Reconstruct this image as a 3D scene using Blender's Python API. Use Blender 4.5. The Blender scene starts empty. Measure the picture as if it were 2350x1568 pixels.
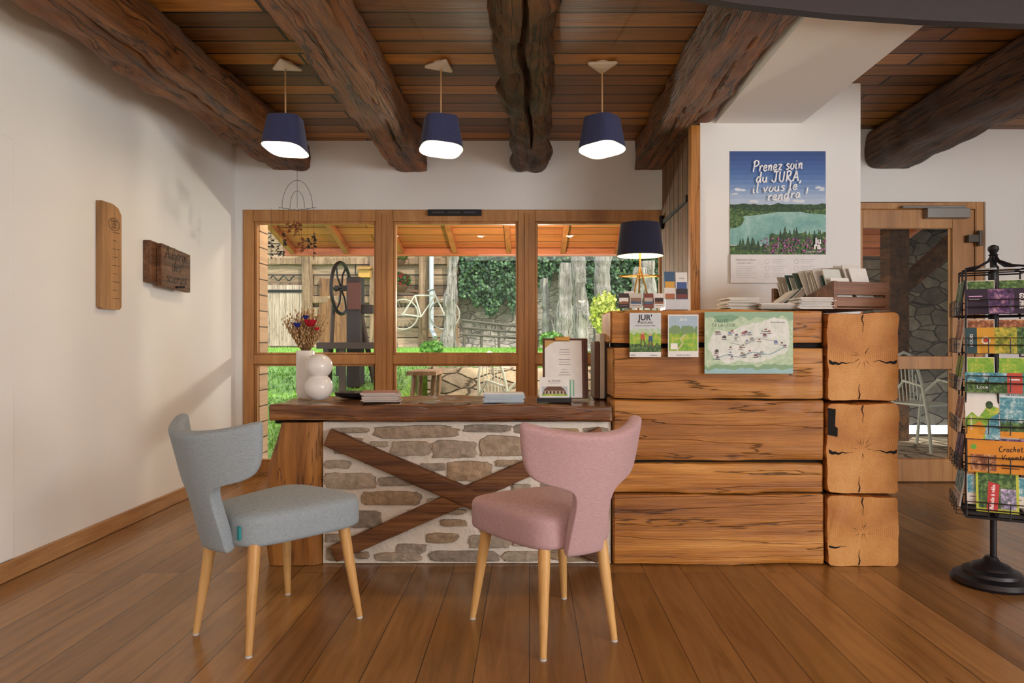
import bpy, bmesh, math, random
from mathutils import Vector, Matrix, Euler, noise
random.seed(7)
S = bpy.context.scene
F = 1567.0; CH = 1.05
# survey conversion: metres from the measured bearing on a plane at distance Y
def X(b, Y): return (b-1215.0)*Y/F
def Z(e, Y): return CH+(784.0-e)*Y/F

def lin(h, a=1.0):
    h = h.lstrip('#'); o = []
    for i in (0, 2, 4):
        c = int(h[i:i+2], 16)/255.0
        o.append(c/12.92 if c <= 0.04045 else ((c+0.055)/1.055)**2.4)
    return (*o, a)

# ---------------------------------------------------------------- materials
def newmat(name):
    m = bpy.data.materials.new(name); m.use_nodes = True
    nt = m.node_tree; nt.nodes.clear()
    o = nt.nodes.new('ShaderNodeOutputMaterial'); b = nt.nodes.new('ShaderNodeBsdfPrincipled')
    nt.links.new(b.outputs[0], o.inputs[0])
    return m, nt, b
def nd(nt, t, inp=None, **kw):
    n = nt.nodes.new(t)
    for k, v in kw.items(): setattr(n, k, v)
    if inp:
        for k, v in inp.items():
            if isinstance(v, bpy.types.NodeSocket): nt.links.new(v, n.inputs[k])
            else: n.inputs[k].default_value = v
    return n
def ramp(nt, fac, stops):
    r = nt.nodes.new('ShaderNodeValToRGB'); cr = r.color_ramp
    while len(cr.elements) < len(stops): cr.elements.new(0.5)
    for e, (p, c) in zip(cr.elements, stops):
        e.position = p; e.color = c if not isinstance(c, str) else lin(c)
    nt.links.new(fac, r.inputs[0]); return r
def coords(nt, scale=(1, 1, 1), rot=(0, 0, 0), loc=(0, 0, 0)):
    tc = nt.nodes.new('ShaderNodeTexCoord')
    mp = nd(nt, 'ShaderNodeMapping', {'Scale': scale, 'Rotation': rot, 'Location': loc})
    nt.links.new(tc.outputs['Object'], mp.inputs[0]); return mp.outputs[0]
def mixc(nt, a, b, fac, mode='MIX'):
    m = nt.nodes.new('ShaderNodeMix'); m.data_type = 'RGBA'; m.blend_type = mode
    for i, v in ((0, fac), (6, a), (7, b)):
        if isinstance(v, bpy.types.NodeSocket): nt.links.new(v, m.inputs[i])
        else: m.inputs[i].default_value = v
    return m.outputs[2]
def bump(nt, b, h, strength=0.3, dist=0.01):
    n = nd(nt, 'ShaderNodeBump', {'Strength': strength, 'Distance': dist, 'Height': h})
    nt.links.new(n.outputs[0], b.inputs['Normal'])

_c = {}
def col(h, rough=0.6, metal=0.0, emit=0.0):
    k = (h, rough, metal, emit)
    if k in _c: return _c[k]
    m, nt, b = newmat('plain_'+h.lstrip('#'))
    b.inputs['Roughness'].default_value = rough; b.inputs['Metallic'].default_value = metal
    n = nd(nt, 'ShaderNodeTexNoise', {'Vector': coords(nt), 'Scale': 25.0, 'Detail': 2.0})
    r = ramp(nt, n.outputs[0], [(0.3, tuple(c*0.93 for c in lin(h)[:3])+(1,)), (0.7, lin(h))])
    nt.links.new(r.outputs[0], b.inputs['Base Color'])
    if emit:
        b.inputs['Emission Color'].default_value = lin(h); b.inputs['Emission Strength'].default_value = emit
    _c[k] = m; return m

def wood(name, dark, mid, light, axis='x', scale=1.0, rough=0.5, bmp=0.3, crack=0.0, var=0.15, coat=0.0, knots=0.0, fine=0.6, cw=0.015, bd=0.01):
    m, nt, b = newmat(name)
    s = {'x': (0.35, 5, 5), 'y': (5, 0.35, 5), 'z': (5, 5, 0.35)}[axis]
    oi = nt.nodes.new('ShaderNodeObjectInfo')
    tc = nt.nodes.new('ShaderNodeTexCoord')
    off = nd(nt, 'ShaderNodeVectorMath', operation='ADD'); nt.links.new(tc.outputs['Object'], off.inputs[0])
    mul = nd(nt, 'ShaderNodeMath', {0: oi.outputs['Random'], 1: 37.0}, operation='MULTIPLY')
    cb = nd(nt, 'ShaderNodeCombineXYZ', {0: mul.outputs[0], 1: mul.outputs[0], 2: mul.outputs[0]})
    nt.links.new(cb.outputs[0], off.inputs[1])
    mp = nd(nt, 'ShaderNodeMapping', {'Vector': off.outputs[0], 'Scale': tuple(a*scale for a in s)})
    n1 = nd(nt, 'ShaderNodeTexNoise', {'Vector': mp.outputs[0], 'Scale': 2.2, 'Detail': 9.0, 'Roughness': 0.62, 'Distortion': 0.6})
    mp2 = nd(nt, 'ShaderNodeMapping', {'Vector': off.outputs[0], 'Scale': tuple((a*8 if a > 1 else a*3)*scale for a in s)})
    n2 = nd(nt, 'ShaderNodeTexNoise', {'Vector': mp2.outputs[0], 'Scale': 2.5, 'Detail': 6.0, 'Roughness': 0.6})
    r = ramp(nt, n1.outputs[0], [(0.28, dark), (0.5, mid), (0.72, light)])
    g = ramp(nt, n2.outputs[0], [(0.3, (0.52, 0.43, 0.34, 1)), (0.6, (1, 1, 1, 1))])
    c = mixc(nt, r.outputs[0], g.outputs[0], fine, 'MULTIPLY')
    mb_ = nd(nt, 'ShaderNodeMapping', {'Vector': off.outputs[0], 'Scale': tuple((a*0.5 if a > 1 else a*2.5) for a in s)})
    n4 = nd(nt, 'ShaderNodeTexNoise', {'Vector': mb_.outputs[0], 'Scale': 1.4, 'Detail': 5.0, 'Roughness': 0.6})
    g4 = ramp(nt, n4.outputs[0], [(0.3, (0.7, 0.62, 0.55, 1)), (0.6, (1.08, 1.06, 1.02, 1))])
    c = mixc(nt, c, g4.outputs[0], 0.75, 'MULTIPLY')
    if knots:
        mk = nd(nt, 'ShaderNodeMapping', {'Vector': off.outputs[0], 'Scale': tuple((1.6 if a < 1 else 3.2) for a in s)})
        v = nd(nt, 'ShaderNodeTexVoronoi', {'Vector': mk.outputs[0], 'Scale': 1.5})
        kr = ramp(nt, v.outputs['Distance'], [(0.03, (0.18, 0.1, 0.06, 1)), (0.11, (1, 1, 1, 1))])
        c = mixc(nt, c, kr.outputs[0], knots, 'MULTIPLY')
    hh = n1.outputs[0]
    if crack:
        mp3 = nd(nt, 'ShaderNodeMapping', {'Vector': off.outputs[0], 'Scale': tuple((a*1.6 if a > 1 else a*1.3) for a in s)})
        n3 = nd(nt, 'ShaderNodeTexNoise', {'Vector': mp3.outputs[0], 'Scale': 1.6, 'Detail': 4.0, 'Distortion': 0.3})
        cr = ramp(nt, n3.outputs[0], [(0.5-cw, (1, 1, 1, 1)), (0.5, (0.06, 0.04, 0.03, 1)), (0.5+cw, (1, 1, 1, 1))])
        c = mixc(nt, c, cr.outputs[0], crack, 'MULTIPLY')
        hm = nd(nt, 'ShaderNodeMath', {0: n1.outputs[0], 1: cr.outputs[0]}, operation='MULTIPLY'); hh = hm.outputs[0]
    if var:
        hs = nd(nt, 'ShaderNodeHueSaturation', {'Color': c})
        vm = nd(nt, 'ShaderNodeMapRange', {'Value': oi.outputs['Random'], 'To Min': 1-var, 'To Max': 1+var})
        nt.links.new(vm.outputs[0], hs.inputs['Value']); c = hs.outputs[0]
    nt.links.new(c, b.inputs['Base Color'])
    b.inputs['Roughness'].default_value = rough
    b.inputs['Coat Weight'].default_value = coat
    ad = nd(nt, 'ShaderNodeMath', {0: hh, 1: n2.outputs[0]}, operation='ADD')
    bump(nt, b, ad.outputs[0], bmp, bd)
    return m

def planks(name, cols, gapc, length, width, along='y', rough=0.35, bmp=0.25, seam=0.004, noise_amt=0.5, third='z', knots=0.0, kw=0.08):
    m, nt, b = newmat(name)
    tc = nt.nodes.new('ShaderNodeTexCoord')
    sp = nd(nt, 'ShaderNodeSeparateXYZ', {0: tc.outputs['Object']})
    idx = {'x': 0, 'y': 1, 'z': 2}
    across = third
    cb = nd(nt, 'ShaderNodeCombineXYZ', {0: sp.outputs[idx[along]], 1: sp.outputs[idx[across]], 2: 0.0})
    br = nd(nt, 'ShaderNodeTexBrick', {'Vector': cb.outputs[0], 'Color1': (0, 0, 0, 1), 'Color2': (1, 1, 1, 1), 'Mortar': (0.5, 0.5, 0.5, 1),
        'Scale': 1.0, 'Mortar Size': seam, 'Mortar Smooth': 0.3, 'Bias': 0.0, 'Brick Width': length, 'Row Height': width})
    br.offset = 0.37; br.offset_frequency = 2
    cr = ramp(nt, br.outputs['Color'], [(i/(len(cols)-1), c) for i, c in enumerate(cols)])
    sc = [6.0, 6.0, 6.0]; sc[idx[along]] = 0.5
    shift = nd(nt, 'ShaderNodeVectorMath', {0: tc.outputs['Object']}, operation='ADD')
    sc3 = nd(nt, 'ShaderNodeVectorMath', {0: br.outputs['Color'], 1: (13, 17, 19)}, operation='MULTIPLY')
    nt.links.new(sc3.outputs[0], shift.inputs[1])
    mp = nd(nt, 'ShaderNodeMapping', {'Vector': shift.outputs[0], 'Scale': sc})
    n1 = nd(nt, 'ShaderNodeTexNoise', {'Vector': mp.outputs[0], 'Scale': 3.0, 'Detail': 9.0, 'Roughness': 0.62, 'Distortion': 0.8})
    g = ramp(nt, n1.outputs[0], [(0.3, (0.45, 0.38, 0.32, 1)), (0.5, (0.9, 0.88, 0.85, 1)), (0.7, (1.2, 1.18, 1.12, 1))])
    c = mixc(nt, cr.outputs[0], g.outputs[0], noise_amt, 'MULTIPLY')
    if knots:
        sk = [5.0, 5.0, 5.0]; sk[idx[along]] = 1.6
        mk = nd(nt, 'ShaderNodeMapping', {'Vector': shift.outputs[0], 'Scale': sk})
        v = nd(nt, 'ShaderNodeTexVoronoi', {'Vector': mk.outputs[0], 'Scale': 0.9})
        kr = ramp(nt, v.outputs['Distance'], [(kw*0.25, (0.22, 0.14, 0.08, 1)), (kw, (1, 1, 1, 1))])
        c = mixc(nt, c, kr.outputs[0], knots, 'MULTIPLY')
    c = mixc(nt, c, lin(gapc), br.outputs['Fac'])
    nt.links.new(c, b.inputs['Base Color'])
    rr = nd(nt, 'ShaderNodeMapRange', {'Value': n1.outputs[0], 'To Min': rough*0.8, 'To Max': rough*1.25})
    nt.links.new(rr.outputs[0], b.inputs['Roughness'])
    inv = nd(nt, 'ShaderNodeMath', {0: n1.outputs[0], 1: br.outputs['Fac']}, operation='SUBTRACT')
    bump(nt, b, inv.outputs[0], bmp, 0.006)
    return m

def plaster(name, h, sc=60, bm=0.06):
    m, nt, b = newmat(name)
    co = coords(nt)
    n = nd(nt, 'ShaderNodeTexNoise', {'Vector': co, 'Scale': 1.3, 'Detail': 3.0})
    c = lin(h); r = ramp(nt, n.outputs[0], [(0.3, tuple(x*0.95 for x in c[:3])+(1,)), (0.7, c)])
    nt.links.new(r.outputs[0], b.inputs['Base Color']); b.inputs['Roughness'].default_value = 0.85
    n2 = nd(nt, 'ShaderNodeTexNoise', {'Vector': co, 'Scale': float(sc), 'Detail': 4.0})
    bump(nt, b, n2.outputs[0], bm, 0.004); return m

def fabric(name, c1, c2):
    m, nt, b = newmat(name); co = coords(nt)
    tot = None
    for sc in ((700, 700, 70), (70, 70, 700)):
        mp = nd(nt, 'ShaderNodeMapping', {'Vector': co, 'Scale': sc})
        n = nd(nt, 'ShaderNodeTexNoise', {'Vector': mp.outputs[0], 'Scale': 1.0, 'Detail': 1.0})
        if tot is None: tot = n.outputs[0]
        else: tot = nd(nt, 'ShaderNodeMath', {0: tot, 1: n.outputs[0]}, operation='ADD').outputs[0]
    half = nd(nt, 'ShaderNodeMath', {0: tot, 1: 0.5}, operation='MULTIPLY')
    r = ramp(nt, half.outputs[0], [(0.3, c1), (0.7, c2)])
    nt.links.new(r.outputs[0], b.inputs['Base Color'])
    b.inputs['Roughness'].default_value = 0.95; b.inputs['Sheen Weight'].default_value = 0.1
    bump(nt, b, half.outputs[0], 0.15, 0.0015); return m

def island(name, stops, rough=0.85, bm=0.5, sc=30.0, amt=0.7):
    m, nt, b = newmat(name)
    g = nt.nodes.new('ShaderNodeNewGeometry')
    r = ramp(nt, g.outputs['Random Per Island'], stops)
    co = coords(nt)
    n = nd(nt, 'ShaderNodeTexNoise', {'Vector': co, 'Scale': sc, 'Detail': 8.0, 'Roughness': 0.65})
    g2 = ramp(nt, n.outputs[0], [(0.3, (0.5, 0.47, 0.43, 1)), (0.65, (1.15, 1.12, 1.08, 1))])
    c = mixc(nt, r.outputs[0], g2.outputs[0], amt, 'MULTIPLY')
    nt.links.new(c, b.inputs['Base Color']); b.inputs['Roughness'].default_value = rough
    bump(nt, b, n.outputs[0], bm, 0.02); return m

def rubble(name, stops, mortar, scale=(3, 3, 7), wid=0.06):
    m, nt, b = newmat(name); co = coords(nt, scale)
    nz = nd(nt, 'ShaderNodeTexNoise', {'Vector': co, 'Scale': 1.5, 'Detail': 4.0})
    wv = mixc(nt, co, nz.outputs['Color'], 0.2)
    v = nd(nt, 'ShaderNodeTexVoronoi', {'Vector': wv, 'Scale': 1.0}, feature='F1')
    e = nd(nt, 'ShaderNodeTexVoronoi', {'Vector': wv, 'Scale': 1.0}, feature='DISTANCE_TO_EDGE')
    sp = nd(nt, 'ShaderNodeSeparateColor', {0: v.outputs['Color']})
    r = ramp(nt, sp.outputs[0], stops)
    ed = ramp(nt, e.outputs['Distance'], [(0.0, (0, 0, 0, 1)), (wid, (1, 1, 1, 1))])
    c = mixc(nt, lin(mortar), r.outputs[0], ed.outputs[0])
    n2 = nd(nt, 'ShaderNodeTexNoise', {'Vector': coords(nt), 'Scale': 9.0, 'Detail': 9.0, 'Roughness': 0.7})
    g2 = ramp(nt, n2.outputs[0], [(0.3, (0.4, 0.4, 0.4, 1)), (0.65, (1.15, 1.15, 1.12, 1))])
    c = mixc(nt, c, g2.outputs[0], 0.85, 'MULTIPLY')
    nt.links.new(c, b.inputs['Base Color']); b.inputs['Roughness'].default_value = 0.9
    bump(nt, b, ed.outputs[0], 0.8, 0.03); return m

def rings(name, dark, mid, light):
    m, nt, b = newmat(name)
    co = coords(nt)
    w = nd(nt, 'ShaderNodeTexWave', {'Vector': co, 'Scale': 34.0, 'Distortion': 1.2, 'Detail': 5.0, 'Detail Scale': 1.0, 'Detail Roughness': 0.6}, wave_type='RINGS', rings_direction='Y')
    n = nd(nt, 'ShaderNodeTexNoise', {'Vector': co, 'Scale': 4.0, 'Detail': 4.0, 'Roughness': 0.5})
    nf = nd(nt, 'ShaderNodeTexNoise', {'Vector': co, 'Scale': 90.0, 'Detail': 3.0})
    r = ramp(nt, n.outputs[0], [(0.3, dark), (0.5, mid), (0.7, light)])
    g = ramp(nt, w.outputs[0], [(0.0, (0.80, 0.72, 0.64, 1)), (0.8, (1, 1, 1, 1))])
    c = mixc(nt, r.outputs[0], g.outputs[0], 0.7, 'MULTIPLY')
    g3 = ramp(nt, nf.outputs[0], [(0.3, (0.82, 0.78, 0.74, 1)), (0.6, (1, 1, 1, 1))])
    c = mixc(nt, c, g3.outputs[0], 0.6, 'MULTIPLY')
    nt.links.new(c, b.inputs['Base Color']); b.inputs['Roughness'].default_value = 0.65
    bump(nt, b, nf.outputs[0], 0.25, 0.002); return m

def glassmat():
    m = bpy.data.materials.new('window_glass'); m.use_nodes = True; nt = m.node_tree; nt.nodes.clear()
    o = nt.nodes.new('ShaderNodeOutputMaterial'); t = nt.nodes.new('ShaderNodeBsdfTransparent'); g = nt.nodes.new('ShaderNodeBsdfGlossy')
    g.inputs['Roughness'].default_value = 0.0; t.inputs[0].default_value = (0.97, 0.98, 0.97, 1)
    fr = nd(nt, 'ShaderNodeFresnel', {'IOR': 1.4})
    mx = nd(nt, 'ShaderNodeMixShader', {0: fr.outputs[0]})
    nt.links.new(t.outputs[0], mx.inputs[1]); nt.links.new(g.outputs[0], mx.inputs[2]); nt.links.new(mx.outputs[0], o.inputs[0])
    return m

# ---------------------------------------------------------------- mesh builder
def sgn(v): return -1 if v < 0 else 1
def superell(a, e):
    c, s = math.cos(a), math.sin(a)
    return sgn(c)*abs(c)**(2/e), sgn(s)*abs(s)**(2/e)
def rrect(w, h, r, k):
    """k points around a rounded rectangle, evenly spaced, with outward normals"""
    r = min(r, w/2*0.98, h/2*0.98); a, b_ = w/2-r, h/2-r
    segs = [('l', (a+r, -b_), (a+r, b_), (1, 0)), ('c', (a, b_), 0), ('l', (a, b_+r), (-a, b_+r), (0, 1)), ('c', (-a, b_), 90),
            ('l', (-a-r, b_), (-a-r, -b_), (-1, 0)), ('c', (-a, -b_), 180), ('l', (-a, -b_-r), (a, -b_-r), (0, -1)), ('c', (a, -b_), 270)]
    nc = 4; out = []
    ns = k-4*nc; tot = 4*a+4*b_
    for i, sg_ in enumerate(segs):
        if sg_[0] == 'l':
            L = 2*b_ if i % 4 == 0 else 2*a
            m = max(2, int(round(ns*L/tot)))
            for j in range(m):
                t = j/m; out.append((sg_[1][0]+(sg_[2][0]-sg_[1][0])*t, sg_[1][1]+(sg_[2][1]-sg_[1][1])*t, *sg_[3]))
        else:
            for j in range(nc):
                t = math.radians(sg_[2]+90*j/nc); out.append((sg_[1][0]+r*math.cos(t), sg_[1][1]+r*math.sin(t), math.cos(t), math.sin(t)))
    return out
def wpos(o):
    p = Vector((0, 0, 0))
    while o is not None: p = p+o.location; o = o.parent
    return p
class MB:
    def __init__(s): s.v = []; s.f = []; s.m = []
    def add(s, vs, fs, mi=0):
        o = len(s.v); s.v += [Vector(v) for v in vs]
        for f in fs: s.f.append([i+o for i in f]); s.m.append(mi)
        return s
    def box(s, x0, x1, y0, y1, z0, z1, mi=0):
        vs = [(x, y, z) for z in (z0, z1) for y in (y0, y1) for x in (x0, x1)]
        return s.add(vs, [(0, 2, 3, 1), (4, 5, 7, 6), (0, 1, 5, 4), (2, 6, 7, 3), (0, 4, 6, 2), (1, 3, 7, 5)], mi)
    def obox(s, c, size, rot=(0, 0, 0), mi=0):
        R = Euler(rot).to_matrix(); hx, hy, hz = (a/2 for a in size); c = Vector(c)
        vs = [c+R@Vector((x, y, z)) for z in (-hz, hz) for y in (-hy, hy) for x in (-hx, hx)]
        return s.add(vs, [(0, 2, 3, 1), (4, 5, 7, 6), (0, 1, 5, 4), (2, 6, 7, 3), (0, 4, 6, 2), (1, 3, 7, 5)], mi)
    def loft(s, rs, mi=0, caps=True, capmi=None, closed=True):
        n = len(rs[0]); vs = [p for r in rs for p in r]; fs = []
        for i in range(len(rs)-1):
            for j in range(n if closed else n-1):
                k = (j+1) % n
                fs.append((i*n+j, i*n+k, (i+1)*n+k, (i+1)*n+j))
        s.add(vs, fs, mi)
        if caps:
            cm = mi if capmi is None else capmi
            s.add(rs[0], [tuple(range(n))[::-1]], cm); s.add(rs[-1], [tuple(range(n))], cm)
        return s
    def frame(s, d):
        d = Vector(d).normalized(); u = Vector((0, 0, 1)) if abs(d.z) < 0.95 else Vector((1, 0, 0))
        a = d.cross(u).normalized(); b = a.cross(d).normalized(); return a, b
    def cyl(s, p0, p1, r0, r1=None, n=16, mi=0, caps=True):
        r1 = r0 if r1 is None else r1; p0 = Vector(p0); p1 = Vector(p1); a, b = s.frame(p1-p0)
        rs = [[p+(a*math.cos(t)+b*math.sin(t))*r for t in [2*math.pi*i/n for i in range(n)]] for p, r in ((p0, r0), (p1, r1))]
        return s.loft(rs, mi, caps)
    def tube(s, pts, r, n=8, mi=0, closed=False):
        pts = [Vector(p) for p in pts]; rs = []; N = len(pts)
        a = None
        for i, p in enumerate(pts):
            if closed: d = pts[(i+1) % N]-pts[i-1]
            else: d = pts[min(i+1, N-1)]-pts[max(i-1, 0)]
            d = d.normalized()
            if a is None: a, b = s.frame(d)
            else:
                a = (a-d*a.dot(d)).normalized(); b = a.cross(d)
            rr = r[i] if isinstance(r, (list, tuple)) else r
            rs.append([p+(a*math.cos(t)+b*math.sin(t))*rr for t in [2*math.pi*k/n for k in range(n)]])
        if closed: rs.append(rs[0])
        return s.loft(rs, mi, not closed)
    def lathe(s, c, prof, n=32, mi=0, e=2.0, caps=True, fn=None):
        c = Vector(c); rs = []
        for r, z in prof:
            ring = []
            for i in range(n):
                x, y = superell(2*math.pi*i/n, e)
                p = Vector((x*r, y*r, z))
                if fn: p = fn(p)
                ring.append(c+p)
            rs.append(ring)
        return s.loft(rs, mi, caps)
    def sphere(s, c, r, sc=(1, 1, 1), n=16, mi=0, jit=0):
        c = Vector(c); rs = []; h = n//2
        for i in range(h+1):
            ph = math.pi*i/h; ph = min(max(ph, 0.02), math.pi-0.02)
            ring = []
            for j in range(n):
                t = 2*math.pi*j/n; d = Vector((math.sin(ph)*math.cos(t)*sc[0], math.sin(ph)*math.sin(t)*sc[1], -math.cos(ph)*sc[2]))
                k = 1+(noise.noise(c*7+d*3)*jit if jit else 0)
                ring.append(c+d*r*k)
            rs.append(ring)
        return s.loft(rs, mi, True)
    def prism(s, pts, vec, mi=0):
        vec = Vector(vec); return s.loft([[Vector(p) for p in pts], [Vector(p)+vec for p in pts]], mi)
    def face(s, pts, mi=0): return s.add(pts, [tuple(range(len(pts)))], mi)
    def beam(s, p0, p1, w, h, n=30, r=0.015, amp=0.006, freq=3.0, seed=0, mi=0, capmi=None, k=40, taper=1.0, up=(0, 0, 1), fine=0.5, stretch=1.0, groove=None, wob=0.0, inset=0.004, edgewave=0.0):
        p0 = Vector(p0); p1 = Vector(p1); d = (p1-p0).normalized(); up = Vector(up)
        a = d.cross(up).normalized(); b = a.cross(d).normalized(); L = (p1-p0).length
        prof = rrect(w, h, r, k); rs = []; sv = Vector((seed*3.1, seed*1.7, 0))
        def ring(t, ins=0.0):
            c = p0.lerp(p1, t); sc = 1+(taper-1)*t; out = []
            if wob: c = c+a*noise.noise(Vector((t*L*0.5, seed, 0)))*wob
            for (x, y, nx_, ny_) in prof:
                x2, y2 = x*sc-nx_*ins, y*sc-ny_*ins
                q = Vector((x2*freq, y2*freq, t*L*freq*stretch))+sv
                nn = noise.noise(q)+fine*noise.noise(q*3.3)
                off = nn*amp
                if edgewave:
                    cor = min(1.0, abs(x)/(w/2))**8*min(1.0, abs(y)/(h/2))**8
                    off -= edgewave*cor*max(0.0, noise.noise(Vector((t*L*3.0, sgn(x)*4.0, sgn(y)*6.0+seed)))+0.15)
                if groove and ny_ < -0.7:
                    for (g0, g1, gx, gd, gw) in groove:
                        if g0 < t < g1:
                            cx_ = gx+0.02*noise.noise(Vector((t*L*2.5, 7, seed+gx*9))); wd = gw*math.sin(math.pi*(t-g0)/(g1-g0))+0.003
                            dd = abs(x-cx_)
                            if dd < wd: off -= gd*(1-dd/wd)**0.5
                out.append(c+a*(x2+nx_*off)+b*(y2+ny_*off))
            return out
        e = min(0.01, inset*1.2)/L
        rs.append(ring(0, inset)); rs.append(ring(e))
        for i in range(1, n): rs.append(ring(i/n))
        rs.append(ring(1-e)); rs.append(ring(1, inset))
        return s.loft(rs, mi, True, capmi)
    def make(s, name, mats, parent=None, origin=None, local=False, bevel=0, sub=0, smooth=35, solid=0, **props):
        if not isinstance(mats, (list, tuple)): mats = [mats]
        base = Vector((0, 0, 0)) if local else (wpos(parent) if parent else Vector((0, 0, 0)))
        off = Vector((0, 0, 0))
        if origin is not None:
            off = Vector(origin)-base if not local else Vector(origin)
        me = bpy.data.meshes.new(name)
        me.from_pydata([tuple(v-base-off) for v in s.v], [], s.f)
        for m in mats: me.materials.append(m)
        me.polygons.foreach_set('material_index', s.m)
        me.update()
        bm = bmesh.new(); bm.from_mesh(me)
        if s_recalc:
            if not solid: bmesh.ops.remove_doubles(bm, verts=bm.verts, dist=1e-6)
            bmesh.ops.recalc_face_normals(bm, faces=bm.faces)
        bm.to_mesh(me); bm.free()
        if smooth:
            me.polygons.foreach_set('use_smooth', [True]*len(me.polygons))
            me.set_sharp_from_angle(angle=math.radians(smooth))
        ob = bpy.data.objects.new(name, me); S.collection.objects.link(ob)
        ob.location = off
        if parent: ob.parent = parent
        if solid:
            md = ob.modifiers.new('s', 'SOLIDIFY'); md.thickness = solid; md.offset = 0
        if bevel:
            md = ob.modifiers.new('b', 'BEVEL'); md.width = bevel; md.segments = 2; md.limit_method = 'ANGLE'
        if sub:
            md = ob.modifiers.new('u', 'SUBSURF'); md.levels = sub; md.render_levels = sub
        for k2, v2 in props.items(): ob[k2] = v2
        return ob
s_recalc = True
def thing(name, base, label, category, group=None, rot=0.0):
    e = bpy.data.objects.new(name, None); e.empty_display_size = 0.1; e.location = base; e.rotation_euler = (0, 0, rot)
    S.collection.objects.link(e); e['label'] = label; e['category'] = category
    if group: e['group'] = group
    return e
def struct(mb, name, mats, **kw):
    return mb.make(name, mats, kind='structure', **kw)
def copy_thing(root, loc, label=None, rot=None):
    def rec(o, par):
        c = o.copy(); S.collection.objects.link(c)
        if par is not None: c.parent = par
        for ch in list(o.children): rec(ch, c)
        return c
    kids = list(root.children)
    c = root.copy(); S.collection.objects.link(c); c.location = loc
    if rot is not None: c.rotation_euler = (0, 0, rot)
    if label: c['label'] = label
    for k in kids: rec(k, c)
    return c

def textmesh(body, size, shear=0.0, off=0.0, align='CENTER'):
    cu = bpy.data.curves.new('t', 'FONT'); cu.body = body; cu.size = size; cu.align_x = align; cu.shear = shear; cu.offset = off
    cu.resolution_u = 3; cu.fill_mode = 'FRONT'
    ob = bpy.data.objects.new('t', cu); S.collection.objects.link(ob)
    bpy.context.view_layer.update()
    dg = bpy.context.evaluated_depsgraph_get()
    me = bpy.data.meshes.new_from_object(ob.evaluated_get(dg))
    vs = [v.co.copy() for v in me.vertices]; fs = [tuple(p.vertices) for p in me.polygons]
    bpy.data.objects.remove(ob); bpy.data.meshes.remove(me); bpy.data.curves.remove(cu)
    return vs, fs

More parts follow.
